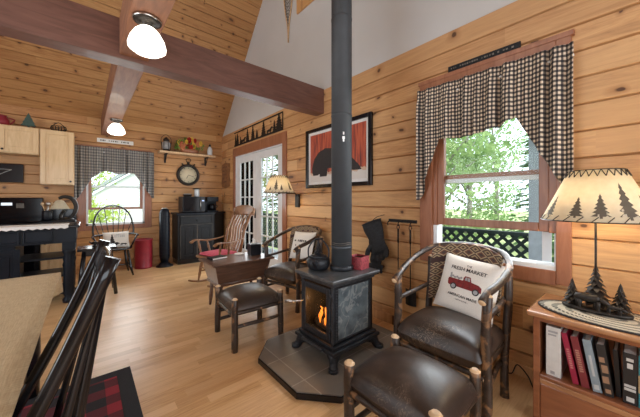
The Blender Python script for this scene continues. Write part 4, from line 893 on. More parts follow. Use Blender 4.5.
l = bpy.data.lights.new('fire_light', 'POINT'); l.energy = 2.2; l.color = (1, .42, .12); l.shadow_soft_size = .08; o = bpy.data.objects.new('fire_light', l); COL.objects.link(o); o.parent = t; o.location = (-.14, 0, .36)
# pipe
PX, PY = 1.60, 1.60; pz0 = HZ+.634
t = thing('stove_pipe', 'tall dark grey stove pipe rising from the stove through the roof', 'stove pipe', (PX, PY, 0)); g = G(); g.lathe([(.084, pz0), (.084, 7.1)], seg=36); g.build('pipe', 'pipe', t)
for z in (.86, 1.93, 2.72): g = G(); g.lathe([(.085, z), (.0868, z+.004), (.0868, z+.012), (.085, z+.016)], seg=36, close=False); g.build('joint_ring', 'pipe', t)
g = G(); g.lathe([(.088, pz0), (.096, pz0+.004), (.096, pz0+.03), (.086, pz0+.04)], seg=36); g.build('collar', 'iron', t)
g = G(); a0 = math.radians(235)
for q in (.905, .89):
    g.tube([(math.cos(a)*.0855, math.sin(a)*.0855, q+.004*math.sin(a*3)) for a in [a0-1.2+k*.2 for k in range(12)]], .0022, 4)
g.build('scuff_mark', 'worn', t)
g = G(); a0 = math.radians(236)
for z, w in ((1.78, .012), (1.745, .02), (1.725, .012)):
    g.box((math.cos(a0)*.0852, math.sin(a0)*.0852, z), (.0015, w, .022), Matrix.Rotation(a0, 3, 'Z'))
g.build('metal_tag', 'chrome', t)
# kettle
TZ = HZ+.6325
t = thing('iron_kettle', 'black cast iron kettle with a bail handle on the stove top', 'kettle', (1.465, 1.735, TZ), .6); g = G(); g.lathe([(.06, 0), (.085, .01), (.098, .045), (.093, .08), (.075, .098), (.03, .10)], seg=26)
g.tube(spline([(-.085, 0, .05), (-.125, 0, .075), (-.14, 0, .10)], 4), [.022-.001*k for k in range(9)], 8); g.build('body', 'iron', t)
g = G(); g.lathe([(.072, .099), (.066, .112), (.03, .122), (.014, .132), (.002, .135)], seg=22); tree3d(g, 0, 0, .085, .115, 5, .125); g.build('lid', 'iron', t)
g = G(); g.tube(spline([(0, -.085, .09), (0, -.085, .17), (0, -.03, .24), (0, .03, .24), (0, .085, .17), (0, .085, .09)], 5), .0065, 8); g.build('handle', 'iron', t)
t = thing('red_tin', 'square mottled red tin on the stove top beside the pipe', 'tin', (1.735, 1.53, TZ), math.radians(8)); t.scale = (1.15, 1.15, 1.1); g = G()
for a, b in (((-.053, -.053, 0), (.053, .053, .006)), ((-.053, -.053, .006), (-.048, .053, .095)), ((.048, -.053, .006), (.053, .053, .095)), ((-.048, -.053, .006), (.048, -.048, .095)), ((-.048, .048, .006), (.048, .053, .095))): g.span(a, b)
g.build('tin', 'redtin', t, .002); g = G(); g.span((-.047, -.047, .007), (.047, .047, .08)); g.build('wax', 'bronze', t)

# ================================================================== HICKORY FURNITURE
rp = random.Random(11)
def pole(a, b, r, bend=.006, n=6, taper=1.0):
    a, b = Vector(a), Vector(b); d = b-a; s = d.normalized().orthogonal().normalized(); q = d.normalized().cross(s); P = []; R = []
    A, B = rp.uniform(-1, 1)*bend, rp.uniform(-1, 1)*bend
    for k in range(n+1): t_ = k/n; P.append(a+d*t_+s*A*math.sin(PI*t_)+q*B*math.sin(2*PI*t_)); R.append(r*(1+(taper-1)*t_)*(1+rp.uniform(-.06, .06)))
    return P, R
def bark_pole(par, name, a, b, r, bend=.006, taper=1.0, lab=None):
    P, R = pole(a, b, r, bend, taper=taper); g = G(); g.tube(P, R, 10, dome=True, cap=1); o = g.build(name, ['bark', 'peeled'], par)
    return o
def cushion(par, x0, x1, y0, y1, zt, th, mat='leather', name='seat', crown=.02, droop=0):
    cx, cy, hx, hy = (x0+x1)/2, (y0+y1)/2, (x1-x0)/2, (y1-y0)/2
    g = G(); e = 5.
    def P(a, b, s_):
        u, v = 2*a-1, 2*b-1; m_ = max(0, (1-abs(u)**e)*(1-abs(v)**e)); z = zt-th/2+s_*(th/2)*m_**.35+(crown*(1-u*u)*(1-v*v) if s_ > 0 else 0)-crown*0.5
        k = 1-.04*abs(u*v)**2; return (cx+u*hx*k, cy+v*hy*k, z)
    g.grid(24, 24, lambda a, b: P(a, b, 1)); g.grid(24, 24, lambda a, b: P(a, b, -1))
    return g.build(name, mat, par)
def footstool(label, loc, rz, s=.205, sx=.205):
    t = thing('log_footstool', label, 'footstool', loc, rz, 'hickory pole footstools with leather seats')
    for i in (-1, 1):
        for j in (-1, 1): bark_pole(t, 'leg', (i*sx, j*s, .0), (i*sx*.985, j*s*.985, .428), .0265, .004)
    cushion(t, -sx-.02, sx+.02, -s-.02, s+.02, .428, .13, crown=.05)
    for z, r_ in ((.20, .016), (.115, .015)):
        for j in (-1, 1):
            if z == .20 or j == 1: bark_pole(t, 'stretcher', (-sx, j*s, z), (sx, j*s, z), r_)
            bark_pole(t, 'stretcher', (j*sx, -s, z+.045 if z < .15 else z+.09), (j*sx, s, z+.045 if z < .15 else z+.09), r_) if z == .20 else None
    for j in (-1, 1): bark_pole(t, 'stretcher', (-sx, j*s, .31), (sx, j*s, .31), .016); 
    return t
footstool('brown leather log footstool in the foreground, before the chair with the pillow', (1.215, .735, 0), math.radians(1), .225, .205)
footstool('brown leather log footstool between the chest and the stove', (1.155, 2.38, 0), math.radians(-3), .225, .215)
def armchair(label, loc, rz, sc=1.):
    t = thing('log_armchair', label, 'armchair', loc, rz, 'hickory pole armchairs with leather seats')
    S = lambda *p: tuple(q*sc for q in p)
    for j in (-1, 1):
        bark_pole(t, 'leg', S(.235, j*.275, 0), S(.225, j*.28, .725), .027*sc, .008)
        bark_pole(t, 'leg', S(-.135, j*.265, 0), S(-.225, j*.262, .80), .025*sc, .008)
        bark_pole(t, 'arm_rail', S(.23, j*.268, .575), S(-.215, j*.245, .60), .016*sc)
        bark_pole(t, 'stretcher', S(.235, j*.265, .20), S(-.175, j*.237, .20), .016*sc); bark_pole(t, 'stretcher', S(.235, j*.265, .315), S(-.185, j*.24, .32), .017*sc)
    bark_pole(t, 'stretcher', S(.235, -.265, .27), S(.235, .265, .27), .017*sc); bark_pole(t, 'stretcher', S(-.18, -.24, .27), S(-.18, .24, .27), .017*sc)
    hoop = spline([S(.285, .27, .70), S(.22, .275, .735), S(.08, .30, .775), S(-.10, .30, .83), S(-.235, .235, .885), S(-.30, .11, .905), S(-.315, 0, .91), S(-.30, -.11, .905), S(-.235, -.235, .885), S(-.10, -.30, .83), S(.08, -.30, .775), S(.22, -.275, .735), S(.285, -.27, .70)], 5)
    g = G(); g.tube(hoop, [.021*sc*(1+rp.uniform(-.08, .08)) for _ in hoop], 10, dome=True, cap=1); g.build('bent_arm_hoop', ['bark', 'peeled'], t)
    cushion(t, -.20*sc, .29*sc, -.27*sc, .27*sc, .468*sc, .165*sc, crown=.04)
    # upholstered back, curved with the hoop
    def bp(s_, v, off):
        a = (s_*2-1); y = a*.235; x = -.285+.075*abs(a)**2.4; top = .925-.05*a*a; z = .50+(top-.50)*v; x2 = x+.07*(1-v)+off; return (x2*sc, y*sc, z*sc)
    g = G(); U = lambda s_, v: ((s_*2-1)*.235+.5, (v-1)*.40)
    g.grid(20, 12, lambda a, b: bp(a, b, .026-.008*(2*b-1)**4), uv=U); g.grid(20, 12, lambda a, b: bp(a, b, -.020), uv=U); g.grid(20, 3, lambda a, b: bp(a, 1, .018-.038*b), uv=lambda a, b: U(a, 1)); g.grid(2, 12, lambda a, b: bp(0, b, .018-.038*a), uv=lambda a, b: U(0, b)); g.grid(2, 12, lambda a, b: bp(1, b, .018-.038*a), uv=lambda a, b: U(1, b))
    g.build('backrest', 'kilim', t)
    return t
A = armchair('log armchair with brown leather seat and a white truck pillow, under the large window', (1.885, .825, 0), math.radians(181))
armchair('log armchair with brown leather seat behind the stove, beside the glazed doors', (1.965, 2.79, 0), math.radians(191), .98)
# truck pillow
t, sf = pillow('throw_pillow', 'square white pillow with a red pickup truck print on the log armchair', (2.02, .785, .65), (0, 0, 0), .395, .395, .048)
R_ = Matrix(((0, .30, -1), (-1, 0, 0), (0, 1, .30))).to_3x3()
ex = Vector((-.04, -1, -.09)).normalized(); ez = Vector((-.92, .04, .36)).normalized(); ez = (ez-ex*ez.dot(ex)).normalized(); ey = ez.cross(ex); m = Matrix((ex, ey, ez)).transposed().to_4x4(); t.rotation_euler = m.to_euler()
def placed(txt, size, x, y, bold=.001): v, f = text_poly(txt, size, bold); return [(a*1.0+x, b+y) for a, b, _ in v], f
decal(t, 'lettering', [placed('THE', .024, 0, .165, .0004), placed('FRESH MARKET', .044, 0, .128, .0008), placed('AMERICAN MADE', .031, 0, -.108, .0008), placed('- WITH LOVE -', .018, 0, -.142, .0002)], sf, 'ink', .002, .78)
tk = decal(t, 'truck_print', [flatpoly([(-.145, -.02), (-.15, .012), (-.145, .03), (-.14, .03), (-.02, .032), (-.02, .055), (-.012, .075), (.035, .075), (.05, .035), (.11, .028), (.135, .012), (.14, -.03), (.12, -.035), (-.12, -.035), (-.14, -.03)])], sf, 'inkred', .002, .78)
decal(tk, 'wheel', [flatpoly(disc(-.09, -.036, .028)), flatpoly(disc(.098, -.036, .028))], sf, 'ink', .0032, .78); decal(tk, 'hub', [flatpoly(disc(-.09, -.036, .018)), flatpoly(disc(.098, -.036, .018))], sf, 'stone', .0044, .78)
decal(tk, 'cab_window', [flatpoly([(-.008, .038), (-.004, .066), (.012, .066), (.012, .038)]), flatpoly([(.016, .038), (.016, .066), (.031, .066), (.04, .038)])], sf, 'stone', .0032, .78)
decal(tk, 'flowers', [flatpoly(disc(-.13+.018*k, .042+.008*(k % 2), .010, 8)) for k in range(6)]+[flatpoly([(-.135, .03), (-.14, .075), (-.128, .08), (-.122, .06), (-.12, .03)])], sf, 'stone', .0028, .78)
decal(tk, 'door_line', [flatpoly([(-.014, -.025), (-.014, .034), (-.012, .034), (-.012, -.025)]), flatpoly([(.045, -.025), (.045, .03), (.047, .03), (.047, -.025)]), flatpoly([(-.14, .008), (-.03, .012), (-.03, .014), (-.14, .010)])], sf, 'ink', .003, .78)
t, sf = pillow('throw_pillow', 'white pillow leaning in the log armchair behind the stove', (2.10, 2.80, .67), (0, 0, 0), .38, .36, .045)
ex = Vector((.15, -1, .04)).normalized(); ez = Vector((-.93, -.16, .34)).normalized(); ez = (ez-ex*ez.dot(ex)).normalized(); ey = ez.cross(ex); t.rotation_euler = Matrix((ex, ey, ez)).transposed().to_euler()
g_ = G(); bars(g_, (0, .02, .049), (1, 0, 0), (0, 1, 0), (0, 0, 1), .22, .12, 2, 0, 8, .9, .03); g_.build('lettering', 'ink', t)

# ================================================================== ROCKER
t = thing('rocking_chair', 'brown wooden rocking chair with a rose seat pad behind the low chest', 'rocking chair', (1.55, 4.15, 0), math.radians(195))
for j in (-1, 1):
    g = G(); P = spline([(.36, j*.235, .075), (.22, j*.235, .03), (.02, j*.235, .018), (-.22, j*.235, .035), (-.46, j*.235, .10)], 5); g.tube(P, .018, 8, flat=(1.1, .8)); g.build('rocker', 'oakrock', t)
    TP = lambda a, b, r: ([Vector(a)+(Vector(b)-Vector(a))*k/10 for k in range(11)], [r*q for q in (.6, .7, .95, 1.15, .9, 1.2, 1.25, 1.1, .8, 1.0, .8)])
    for a, b in (((.21, j*.235, .035), (.17, j*.19, .40)), ((-.18, j*.235, .035), (-.15, j*.17, .40))): g = G(); p_, r_ = TP(a, b, .019); g.tube(p_, r_, 10); g.build('leg', 'oakrock', t)
    g = G(); g.tube([(.195, j*.22, .18), (.0, j*.22, .18), (-.17, j*.215, .18)], [.010, .016, .010], 8); g.build('stretcher', 'oakrock', t)
    g = G(); P = spline([(.30, j*.285, .615), (.22, j*.29, .645), (.05, j*.27, .625), (-.12, j*.25, .635), (-.27, j*.225, .665)], 5); g.tube(P, [.034, .034, .033, .03, .027, .025, .023, .021, .021, .022, .024, .025, .024, .022, .021, .02, .019, .018, .018, .017, .016], 10, flat=(1, .55)); g.build('armrest', 'oakrock', t)
    for x, z in ((.19, .64), (.04, .62)): g = G(); p_, r_ = TP((x-.02, j*.22, .42), (x, j*.275, z), .015); g.tube(p_, r_, 8); g.build('arm_post', 'oakrock', t)
    g = G(); g.tube([(-.21, j*.20, .42), (-.29, j*.205, .78), (-.43, j*.215, 1.06)], [.023, .021, .018], 8); g.build('back_post', 'oakrock', t)
for x in (.2, -.165): g = G(); g.tube([(x*.96, -.21, .24), (x*.96, 0, .24), (x*.96, .21, .24)], [.010, .017, .010], 8); g.build('stretcher', 'oakrock', t)
g = G(); g.box((.0, 0, .41), (.50, .50, .035)); g.build('seat', 'oakrock', t, .012)
g = G(); g.grid(10, 12, lambda a, b: (-.43-.035*math.sin(b*PI)-.03*a+.0, -.255+.51*b, 1.0+.145*a-(0.02 if 0 else .035*(abs(2*b-1)**3)*a)+.02*math.sin(b*PI)*a)); g.build('crest_rail', 'oakrock', t, solid=.026)
for k in range(6): y = -.15+.06*k; g = G(); P = spline([(-.21, y*.95, .42), (-.30, y, .62), (-.33, y*1.03, .82), (-.445, y*1.06, 1.02)], 4); g.tube(P, [.010+.006*math.sin(q/12*PI) for q in range(13)], 7); g.build('spindle', 'oakrock', t)
cushion(t, -.18, .23, -.22, .22, .478, .05, 'pink', 'seat_pad', .012)
# ================================================================== CHEST
t = thing('low_chest', 'dark wooden dough-box chest with slanted sides standing before the rocking chair', 'chest', (1.40, 3.195, 0)); g = G(); g.span((-.375, -.255, .525), (.375, .255, .55)); g.build('lid', 'walnut', t, .006)
g = G(); g.box((0, 0, .42), (.68, .44, .205), taper=(.86, .82)); g.build('body', 'walnut', t, .004); g = G(); g.box((0, 0, .30), (.60, .37, .032)); g.build('base', 'walnut', t, .006)
for i in (-1, 1):
    for j in (-1, 1): g = G(); g.tube([(i*.27, j*.155, 0), (i*.262, j*.15, .10), (i*.255, j*.145, .2), (i*.25, j*.14, .285)], [.014, .024, .018, .024], 10); g.build('leg', 'walnut', t)
t = thing('tissue_box', 'black tissue box with a white tissue on the low chest', 'tissue box', (1.64, 3.22, .552), math.radians(-6)); g = G(); g.box((0, 0, .07), (.135, .135, .14)); g.build('cover', 'plastic', t, .004)
g = G(); g.grid(8, 6, lambda a, b: ((a-.5)*.09*(1-.7*b)+.012*math.sin(b*4), .012*math.sin(a*9)*(1-b)+.01*b, .141+.075*b*(1-.5*abs(a-.4))), sm=True); g.build('tissue', 'paper', t, solid=.002)
t = thing('small_book', 'thin dark book lying on the low chest near its left corner', 'book', (1.19, 3.28, .552), math.radians(10)); g = G(); g.box((0, 0, .012), (.19, .13, .024)); g.build('cover', 'blackwood', t, .003); g = G(); g.box((0, -.003, .012), (.184, .128, .018)); g.build('pages', 'paper', t)
t = thing('coaster', 'round pale coaster beside the tissue box', 'coaster', (1.50, 3.36, .552)); g = G(); g.lathe([(.055, 0), (.06, .004), (.058, .012), (.004, .01)], seg=24); g.build('disc', 'paper', t)

# ================================================================== DINING TABLE, CHAIR, RUG
g = G(); g.span((-2.3, .95, .001), (.25, 2.48, .009)); t = thing('plaid_rug', 'red and black buffalo plaid rug with a black border under the dining table', 'rug', (0, 0, 0)); g.build('border', 'black_rug' if 'black_rug' in MT else MT.setdefault('black_rug', M('black_rug_border', (.018, .018, .022), .95, 0, .3, 200, .5)), t)
g = G(); g.span((-2.22, 1.03, .0095), (.165, 2.395, .0115)); g.build('plaid_field', 'plaid', t)
t = thing('dining_table', 'long dining table hidden under a burlap tablecloth in the foreground', 'table', (0, 0, 0)); g = G(); g.span((-1.14, .30, .71), (-.19, 2.64, .735)); g.build('tabletop', 'walnut', t, .004)
for x in (-1.05, -.26):
    for y in (.42, 2.50): g = G(); g.lathe([(.035, 0), (.04, .3), (.035, .6)], (x, y, .012), 14); g.box((x, y, .655), (.08, .08, .085)); g.build('leg', 'black', t)
t = thing('tablecloth', 'tan burlap tablecloth draped over the dining table', 'tablecloth', (0, 0, 0))
def cl(a, b):
    # outline param from centre outward: a = around, b = 0..1 (0 centre, .6 edge, 1 hem)
    x0, x1, y0, y1 = -1.16, -.135, .28, 2.66; cx_, cy_ = (x0+x1)/2, (y0+y1)/2; per = [(x1, y0), (x1, y1), (x0, y1), (x0, y0), (x1, y0)]; L = [y1-y0, x1-x0, y1-y0, x1-x0]; tt = a*sum(L); k = 0
    while k < 3 and tt > L[k]: tt -= L[k]; k += 1
    f = tt/L[k]; ex_, ey_ = per[k][0]+(per[k+1][0]-per[k][0])*f, per[k][1]+(per[k+1][1]-per[k][1])*f; nx, ny = ((1, 0), (0, 1), (-1, 0), (0, -1))[k]; 
    corner = math.exp(-min(f*L[k], (1-f)*L[k])/.05)
    if b <= .5: q = b/.5; return (cx_+(ex_-cx_)*q, cy_+(ey_-cy_)*q, .742-.003*(q > .99))
    q = (b-.5)/.5; w = .008*math.sin(a*130)*q+.02*q*corner; dx, dy = ex_-cx_, ey_-cy_; ll = math.hypot(dx, dy); mx, my = nx*(1-corner)+dx/ll*corner*1.2, ny*(1-corner)+dy/ll*corner*1.2
    ofs = (.004+w)*(1 if k != 0 else .3)-(.045*q if k == 0 else 0)
    return (ex_+mx*ofs, ey_+my*ofs, .739-.15*q)
g = G(); g.grid(480, 20, cl, uv=lambda a, b: (cl(a, b)[0]+(cl(a, b)[2] if b > .5 else 0), cl(a, b)[1])); g.build('cloth', 'burlap', t, solid=.003, fix=False)
t = thing('dining_chair', 'black slat-back dining chair pushed in at the burlap-covered table', 'chair', (-.215, 1.22, .012), PI)
# local +x faces the table (world -X)
hw = .22; BK = lambda z: -(.275*((z-.44)/.63)+.010*math.sin((z-.44)/.63*PI))   # raked back
for j in (-1, 1):
    zz = [.44+.63*k/10 for k in range(11)]; P = [(BK(z), j*hw, z) for z in zz]; g = G(); g.tube(P, [.015]*7+[.0155, .016, .0165, .017], 8, flat=(.8, 1.2)); g.build('back_post', 'black', t)
    g = G(); g.tube([(-.17, j*.215, 0), (-.08, j*.22, .22), (0, j*.23, .45)], [.016, .02, .022], 8); g.build('leg', 'black', t); g = G(); g.tube([(.36, j*.20, 0), (.35, j*.195, .42)], [.016, .022], 8); g.build('leg', 'black', t)
    g = G(); g.tube([(-.10, j*.217, .18), (.355, j*.198, .18)], .011, 6); g.build('stretcher', 'black', t)
g = G(); g.grid(16, 6, lambda a, b: (BK(.985+.07*b)-.008*math.sin(a*PI), -hw+2*hw*a, .985+.07*b+.008*math.sin(a*PI)*b)); g.build('crest_rail', 'black', t, solid=.013)
for k in range(6):
    y = -.165+.066*k; bow = .19*(1-(y/.30)**2); g = G(); P = [(-bow*(1-q/8)+BK(1.0)*(q/8)-.02*(q/8)*math.sin((y+.22)/.44*PI), y, .44+.56*q/8) for q in range(9)]; g.tube(P, .0105, 6, flat=(.6, 1.2)); g.build('spindle', 'black', t)
g = G(); g.lathe([(.20, 0), (.245, .012), (.25, .028), (.22, .036), (.01, .03)], (.10, 0, .42), 28, sx=1.1); g.build('seat', 'black', t)

# ================================================================== BOOKCASE
BX0, BY0, BT = 1.905, .42, .632
t = thing('bookcase', 'low cherry-coloured bookcase with a honey top beside the log armchair', 'bookcase', (0, 0, 0)); g = G(); g.span((BX0-.02, BY0, BT-.03), (WX-.016, -1.0, BT)); g.build('top', 'honey', t, .010)
x0 = BX0+.01; g = G(); g.span((x0, BY0-.025, 0), (WX-.03, BY0-.055, BT-.031)); g.span((x0, -.945, 0), (WX-.03, -.975, BT-.031)); g.span((WX-.03, BY0-.03, 0), (WX-.022, -.97, BT-.031)); g.span((x0, BY0-.055, BT-.055), (x0+.02, -.945, BT-.031)); g.build('side_panel', 'cherry', t, .003)
ZS = .285; g = G(); g.span((x0, BY0-.055, ZS-.022), (WX-.031, -.945, ZS)); g.build('shelf', 'cherry', t, .004); g = G(); g.span((x0+.0, BY0-.055, ZS-.05), (x0+.015, -.945, ZS-.0225)); g.build('shelf_lip', 'honey', t, .003)
for a, b in ((BY0-.057, -.28), (-.285, -.943)): g = G(); g.span((x0+.004, a, .03), (x0+.022, b, ZS-.052)); g.build('door', 'cherry', t, .003)
g = G(); g.span((x0+.02, BY0-.055, .0), (WX-.031, -.945, .025)); g.build('plinth', 'cherry', t)
t = thing('braided_mat', 'oval braided mat in cream and black under the table lamp', 'mat', (2.075, .10, BT+.0005)); t['category'] = 'mat'; g = G(); g.lathe([(.0, 0), (1.0, 0), (1.0, .006), (.0, .006)], seg=60, sx=.17, sy=.30, close=False)
g.build('mat', 'braid', t)
g = G(); 
g.tube([(math.cos(a*PI/40)*.168, math.sin(a*PI/40)*.298, .004) for a in range(81)], .005, 6); g.build('braid_border', 'ink', t)
# table lamp
LXX, LYY = 2.12, .16; LB = BT+.0115
t = thing('table_lamp', 'table lamp with a parchment tree shade and dark fir and bear base on the bookcase', 'lamp', (LXX, LYY, LB), 0)
g = G(); g.lathe([(.001, 0), (.98, 0), (1, .008), (.97, .016), (.001, .016)], seg=44, sx=.06, sy=.14, close=False); g.build('base_plate', 'bronze', t)
g = G(); g.tube([(0, 0, .015), (0, 0, .58)], .0052, 10); g.build('pole', 'bronze', t)
for x, y, w, h, n_ in ((.012, .0, .15, .235, 8), (.0, .095, .095, .145, 7), (.0, -.092, .10, .155, 7)): g = G(); tree3d(g, x, y, w, h, n_); g.build('fir_figure', 'bronze', t, fix=False)
def bear(g, x, y, s):
    B = lambda u, v, w: (x-.0+w*s, y-u*s, .016+v*s)
    g.tube([B(-.50, .50, 0), B(-.42, .58, 0), B(-.15, .60, 0), B(.15, .58, 0), B(.38, .62, 0), B(.50, .60, 0)], [.10*s, .20*s, .23*s, .21*s, .22*s, .14*s], 10); g.tube([B(.45, .60, 0), B(.65, .52, 0), B(.80, .42, 0), B(.90, .36, 0)], [.15*s, .14*s, .10*s, .05*s], 8)
    for u, w in ((-.42, .1), (-.30, -.1), (.28, .1), (.42, -.1)): g.tube([B(u, .5, w), B(u+.02, .22, w), B(u, .02, w), B(u+.08, .02, w)], [.12*s, .08*s, .07*s, .05*s], 7)
    for w in (-.08, .08): g.tube([B(.62, .60, w), B(.60, .69, w)], [.04*s, .02*s], 5)
for (x, y, s_) in ((-.042, .03, .10), (-.045, -.07, .055)): g = G(); bear(g, x, y, s_); g.build('bear_figure', 'bronze', t)
S0, S1, Z0, Z1 = .232, .112, .495, .765
lampshade(t, S0, S1, Z0, Z1, [(-2.98, .075, .125, .02), (-2.50, .085, .185, .015), (-3.42, .07, .11, .02), (-2.05, .07, .12, .02), (-1.55, .07, .13, .02), (-1.0, .08, .18, .015), (2.2, .07, .12, .02), (1.4, .08, .17, .02), (.5, .07, .13, .02)])
bulb(t, .61, 7.5, .03, (1, .82, .58))
g = G(); g.tube([(0, 0, .555), (0, 0, .577)], .018, 10); g.tube([(0, 0, .577), (0, 0, .775)], .004, 6); [g.tube([(0, 0, .75), (math.cos(a)*.111, math.sin(a)*.111, .757)], .002, 5) for a in (0, 2.1, 4.2)]; g.build('harp', 'bronze', t)
# books
def book(label, y, w, h, d, col, lean=0, marks=None, nm='book', tcol='paper', x=1.90, band=None, rot=0):
    t = bpy.data.objects.new('book', None); COL.objects.link(t); t.location = (x, y, ZS+.0005+abs(math.sin(lean))*0); t.rotation_euler = (lean, 0, 0); tag(t, label, 'book', 'books on the bookcase shelf')
    m = col if isinstance(col, str) else M('book_'+str(len(bpy.data.materials)), col, .45, 0, .08, 30)
    g = G(); g.span((0, -w, 0), (.003, 0, h)); g.span((.003, -w, 0), (d, -w+.003, h)); g.span((.003, -.003, 0), (d, 0, h)); g.build('cover', m, t, .001)
    g = G(); g.span((.004, -w+.0035, .004), (d-.005, -.0035, h-.005)); g.build('pages', 'paper', t)
    if marks:
        g = G()
        for (za, zb, ya, yb) in marks: g.span((-.0008, -w*yb, h*za), (-.0001, -w*ya, h*zb))
        g.build('spine_print', tcol if isinstance(tcol, str) else M('spine_'+str(len(bpy.data.materials)), tcol, .5), t)
    return t
txt = [(.30+.045*k, .33+.045*k, .25, .75) for k in range(12)]
book('tall white book with grey lettering, first in the row on the bookcase shelf', .342, .062, .268, .20, (.62, .61, .58), 0, [(.88, .92, .15, .8), (.82, .85, .15, .7), (.04, .10, .3, .6)], tcol='stone', x=1.945)
book('thin crimson book leaning beside the white book', .232, .024, .255, .17, (.30, .012, .045), -.19, txt[:9], tcol=(.55, .22, .2), x=1.945)
book('dark red book leaning between the crimson and the pale blue book', .198, .030, .250, .17, (.19, .025, .03), -.185, txt[:10], tcol=(.45, .22, .16), x=1.945)
book('pale blue-grey book leaning in the middle of the row', .156, .032, .250, .17, (.24, .30, .34), -.165, [(.05, .14, .2, .8), (.3, .7, .35, .65)], tcol=(.50, .52, .52), x=1.945)
book('black paperback with brown figures on its spine, leaning beside the pale blue book', .116, .032, .245, .16, (.02, .018, .018), -.13, [(.25, .38, .1, .8), (.45, .6, .2, .9), (.65, .75, .1, .7), (.06, .14, .2, .8)], tcol=(.34, .2, .12), x=1.945)
book('plain thin black book standing beside the thick black one', .079, .018, .225, .17, (.016, .016, .018), -.05, x=1.98)
book('thick black book with white lettering on its spine', .056, .046, .240, .17, (.014, .014, .016), 0, [(.84, .9, .25, .75), (.70, .80, .3, .7), (.33, .38, .1, .9), (.26, .31, .1, .9), (.05, .14, .25, .8)], tcol=(.55, .55, .53), x=1.95)
book('teal book with a tan label on its spine', .007, .030, .242, .16, (.02, .16, .19), 0, [(.28, .62, .0, 1.)], tcol=(.40, .29, .15), x=1.95)
book('dark plum book at the right edge of the view on the shelf', -.026, .040, .235, .16, (.07, .03, .045), 0, [(.1, .2, .2, .8), (.5, .8, .3, .7)], tcol=(.4, .35, .35), x=1.95)
# cable
t = thing('power_cord', 'thin black lamp cord along the wall beside the bookcase', 'cord', (0, 0, 0)); g = G(); g.tube(spline([(2.31, .66, .012), (2.31, .60, .012), (2.29, .56, .10), (2.29, .50, .05), (2.25, .46, .006), (2.2, .40, .006)], 6), .004, 6); g.build('cord', 'plastic', t)

# ================================================================== FIRE TOOLS AND GLOVE
t = thing('tool_rack', 'black iron hook rail for fire tools on the wall left of the large window', 'tool rack', (WX, 1.51, 1.045)); g = G(); g.span((-.012, -.155, -.015), (0, .155, .015)); g.build('rail', 'blackmetal', t, .002)
for y in (.13, .01, -.12): g = G(); g.tube(spline([(-.008, y, 0), (-.05, y, -.01), (-.065, y, -.03), (-.055, y, -.045)], 4), .005, 6); g.build('hook', 'blackmetal', t)
hx = WX-.06
def tool(name, label, y, L, head):
    t = thing(name, label, 'fire tool', (hx, y, 1.0), 0, 'fire tools hanging from the hook rail'); g = G(); g.tube([(.022*math.cos(a*PI/6), 0, -.01+.022*math.sin(a*PI/6)) for a in range(13)], .004, 6); g.build('ring', 'blackmetal', t)
    g = G(); g.tube([(0, 0, -.03), (0, 0, -.16)], .009, 8); r_ = G(); r_.tube([(0, 0, -.16), (0, 0, -L)], .0055, 6); g.build('handle', 'bronze', t); r_.build('shaft', 'blackmetal', t)
    g = G(); head(g, L); g.build('head', 'blackmetal', t, fix=False); return t
tool('poker', 'black iron poker hanging from the middle hook of the rail', 1.52, .66, lambda g, L: (g.tube([(0, 0, -L), (0, .0, -L-.06)], [.0055, .002], 6), g.tube(spline([(0, 0, -L+.03), (0, .035, -L), (0, .04, -L+.04)], 4), .004, 6)))
def shovel(g, L): g.grid(6, 6, lambda a, b: (-.012+.02*(2*a-1)**2-.0, -.055+.11*a, -L-.02-.15*b)); g.tube([(0, 0, -L), (-.01, 0, -L-.03)], .007, 6)
tool('ash_shovel', 'black iron ash shovel hanging from the hook nearest the window', 1.39, .56, shovel)
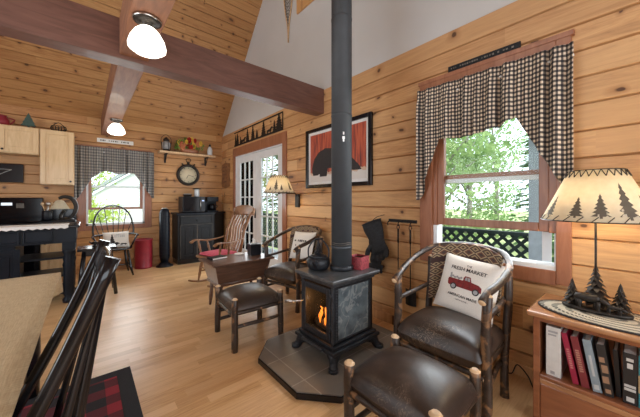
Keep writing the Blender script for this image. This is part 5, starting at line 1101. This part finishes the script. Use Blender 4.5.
# heat glove
t = thing('stove_glove', 'long black stove glove hanging fingers down from the hook rail', 'glove', (WX-.075, 1.83, 1.0), 0); t.rotation_euler = (math.radians(-20), 0, 0); t.scale = (1.5, 1.75, .95)
g = G(); ring = lambda z, y, ry, rx: (z, y, ry, rx); secs = [(.02, .0, .072, .03), (-.05, 0, .070, .032), (-.13, -.004, .060, .030), (-.19, -.004, .050, .028), (-.23, -.004, .052, .028), (-.29, -.004, .060, .028), (-.335, -.004, .058, .024)]
P = [(0, y, z) for z, y, a, b in secs]; b0 = len(g.v); seg = 14
for z, y, a, b in secs:
    for k in range(seg): q = 2*PI*k/seg; g.v.append(Vector((math.cos(q)*b, y+math.sin(q)*a, z)))
for i in range(len(secs)-1):
    for k in range(seg): k2 = (k+1) % seg; g.f.append((i*seg+k, i*seg+k2, (i+1)*seg+k2, (i+1)*seg+k)); g.mi.append(0); g.sm.append(True)
g.f.append(tuple(range(seg))); g.mi.append(0); g.sm.append(False); g.f.append(tuple((len(secs)-1)*seg+k for k in range(seg))); g.mi.append(0); g.sm.append(False)
for k, (y, L) in enumerate(((.043, .075), (.014, .095), (-.017, .09), (-.046, .07))): g.tube(spline([(0, y*.9-.004, -.31), (-.006, y, -.31-L*.5), (-.022, y*1.02, -.31-L)], 3), [.020, .020, .019, .018, .018, .017, .013], 8, dome=True)
g.tube(spline([(0, .04, -.22), (-.012, .072, -.27), (-.02, .085, -.32)], 3), [.024, .022, .021, .02, .018, .017, .013], 8, dome=True); g.build('glove', 'felt', t)
g = G(); g.tube([(.0+.031*math.cos(a*PI/12), .071*math.sin(a*PI/12), .02) for a in range(25)], .005, 6); g.build('cuff', 'felt', t)
g = G(); g.tube(spline([(0, 0, .02), (0, -.05, .05), (.01, -.10, .045)], 4), .0035, 5); g.build('hanging_loop', 'blackmetal', t)
t = thing('stove_glove', 'second black stove glove hanging behind the first against the wall', 'glove', (WX-.045, 1.80, .80)); t.scale = (1.1, 1.5, .9); g = G(); g.tube([(0, .03, .10), (0, .02, 0), (0, 0, -.12), (0, 0, -.20), (0, .0, -.27)], [.03, .042, .04, .05, .04], 12, flat=(1, .5), dome=True)
for k in range(4): g.tube([(0, -.045+.03*k, -.25), (-.004, -.045+.03*k, -.33-.015*(k % 3))], [.016, .012], 7, dome=True)
g.build('glove', 'felt', t)
